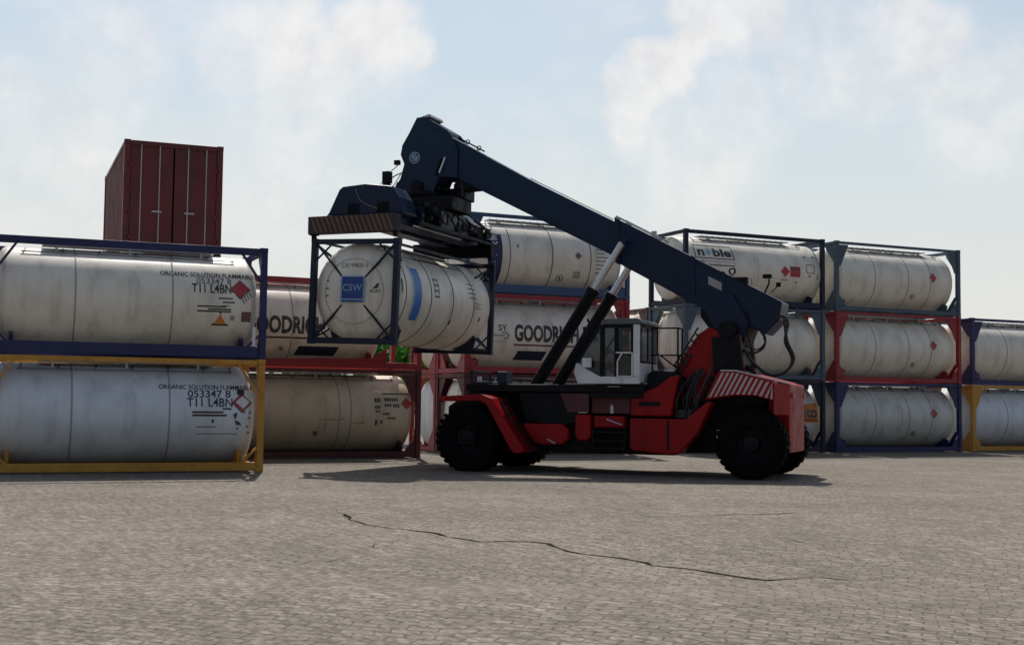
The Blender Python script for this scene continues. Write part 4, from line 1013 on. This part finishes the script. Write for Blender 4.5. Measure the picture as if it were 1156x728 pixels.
# its own x axis runs across the stacker, its -x end faces the camera
hz = RT + R(90) + R(180)
t = thing('tank_container', 'white tank container with a blue square on its end, hanging from the boom', 'tank container', c, hz, 'tank containers stacked in the yard')
t.rotation_mode = 'XYZ'; t.rotation_euler = (R(1.5), 0, hz)
for sx in (-1, 1): end_frame(sx, 'x', .145).build('end_frame', 'slate_frame', t, bevel=.012)
prof = []; n = 11; x0 = -3.0; d = .36; hr = 1.213; hz0 = 1.30
for i in range(n + 1):
    a = R(90 * i / n); prof.append((x0 + d - d * math.cos(a), max(hr * math.sin(a) ** .66, .002)))
rp = [(-p[0], p[1]) for p in reversed(prof)]
MB().lathe(prof + rp, (0, 0, hz0), 'x', 80).build('tank_shell', 'tank_white', t, smooth=35)
for b in (-2.52, -1.10, .24, 1.58): MB().torus((b, 0, hz0), hr + .002, .014, 'x', 80, 6, .022).build('band', 'band', t, smooth=60)
def dome_x(y, z_):
    r = math.hypot(y, z_ - hz0) / hr; s = min(1, r) ** (1 / .66); return x0 + d - d * math.sqrt(max(0, 1 - s * s)) - .006
MB().torus((dome_x(.80, hz0), 0, hz0), .80, .007, 'x', 60, 6, .012).build('weld_seam', 'weld', t, smooth=60)
def hpatch(mb, xa, xb, a0, a1, off=.006, n=14):
    V = []
    for i in range(n + 1):
        a = R(a0 + (a1 - a0) * i / n); 
        for x in (xa, xb): V.append((x, -(hr + off) * math.cos(a), hz0 + (hr + off) * math.sin(a)))
    mb.add(V, [(2 * i, 2 * i + 1, 2 * i + 3, 2 * i + 2) for i in range(n)])
mb = MB(); hpatch(mb, -2.06, -1.66, -31, 33); mb.build('stripe', 'stripe_blue', t)
mb = MB(); hpatch(mb, -2.16, -2.06, -27, 36); mb.build('stripe', 'pale_blue', t)
mb = MB()
for k in range(4): hpatch(mb, -.92, -.62, 22 - k * 7, 24.5 - k * 7, n=2); hpatch(mb, 1.3, 1.75, 26 - k * 6, 28 - k * 6, n=2)
hpatch(mb, 1.60, 2.05, 2, 3, n=1); hpatch(mb, 1.60, 2.05, -4, -3, n=1); hpatch(mb, 1.68, 1.98, -1, 0, n=1)
mb.build('lettering', 'grey_txt', t)
mb = MB(); hpatch(mb, -.90, -.86, 5, 24, n=4); hpatch(mb, -.66, -.62, 5, 24, n=4); hpatch(mb, 2.02, 2.10, -20, -14, n=2); hpatch(mb, .26, .34, -30, -24, n=2); hpatch(mb, -2.74, -2.69, 0, 16, n=3); mb.build('data_plate', 'black_txt', t)
# end plate with logo, at the middle of the end frame
xe = -L2 - .02
mb = MB(); mb.bb(xe, xe + .04, -.33, .33, 1.02, 1.66); pl = mb.build('logo_panel', 'pale_blue', t)
def end_quad(y0_, y1_, z0_, z1_, mat, name, off=.004, parent=None):
    m3 = MB(); m3.bb(xe - off, xe - off + .003, y0_, y1_, z0_, z1_); return m3.build(name, mat, parent or t)
end_quad(-.30, .28, 1.11, 1.64, 'logo_blue', 'logo_field', parent=pl); end_quad(-.30, .28, 1.03, 1.075, 'logo_blue', 'logo_field', parent=pl)
def end_text(s, yc, z0_, size, mat, bold=.01, sx=1., x=None, name='lettering', parent=None):
    V, F_, w = text2d(s, size, bold, sx); m3 = MB()
    m3.add([(xe - .008 if x is None else x, (w / 2 - u) + yc, z0_ + v) for u, v in V], F_); return m3.build(name, mat, parent or t)
end_text('CSW', .0, 1.30, .24, 'pale_blue', .006, 1.0, parent=pl)
def dome_add(V, F_, mat, name):
    m3 = MB(); m3.add([(dome_x(y, z_), y, z_) for y, z_ in V], F_); return m3.build(name, mat, t)
V, F_, w = text2d('CXI 99820 0', .15, .004, .95); dome_add([((w / 2 - u) , 1.88 + v) for u, v in V], F_, 'grey_txt', 'lettering')
for zz in (1.53, 1.34, 1.16):
    V = [(.78, zz), (.70, zz), (.70, zz + .045), (.78, zz + .045)]; dome_add(V, [(0, 1, 2, 3)], 'grey_txt', 'lettering')
V, F_, w = text2d('PORT', .11, .008, 1.0); dome_add([(-.60 + (w / 2 - u), 1.26 + v) for u, v in V], F_, 'black_txt', 'lettering')
dome_add([(-.52, 1.36), (-.66, 1.37), (-.70, 1.50), (-.62, 1.48), (-.58, 1.42)], [(0, 1, 2, 3, 4)], 'black_txt', 'emblem')
# top frame members and belly
mb = MB()
for sy in (-1, 1): mb.bar((-2.9, sy * .95, 2.50), (2.9, sy * .95, 2.50), .05, .06)
mb.tube([(-2.6, -.72, 2.22), (-.6, -.80, 2.26), (2.5, -.74, 2.22)], .016, 6)
mb.build('top_rail', 'slate_frame', t)
mb = MB(); mb.bb(-1.9, 1.9, -.25, .25, hz0 + hr + .02, hz0 + hr + .045); mb.build('walkway', 'galv', t)
mb = MB()
for xs in (-2.3, 2.3):
    for sy in (-1, 1):
        sx = 1 if xs > 0 else -1
        MB().prism([(sy * .30, .10), (sy * .90, .10), (sy * .98, .42), (sy * .72, .50), (sy * .30, .20)], xs - .04, xs + .04, 'x').build('cradle', 'slate_frame', t)
        MB().bar((sx * 2.35, sy * .9, .14), (sx * 2.9, sy * 1.12, .12), .06).build('strut', 'slate_frame', t)
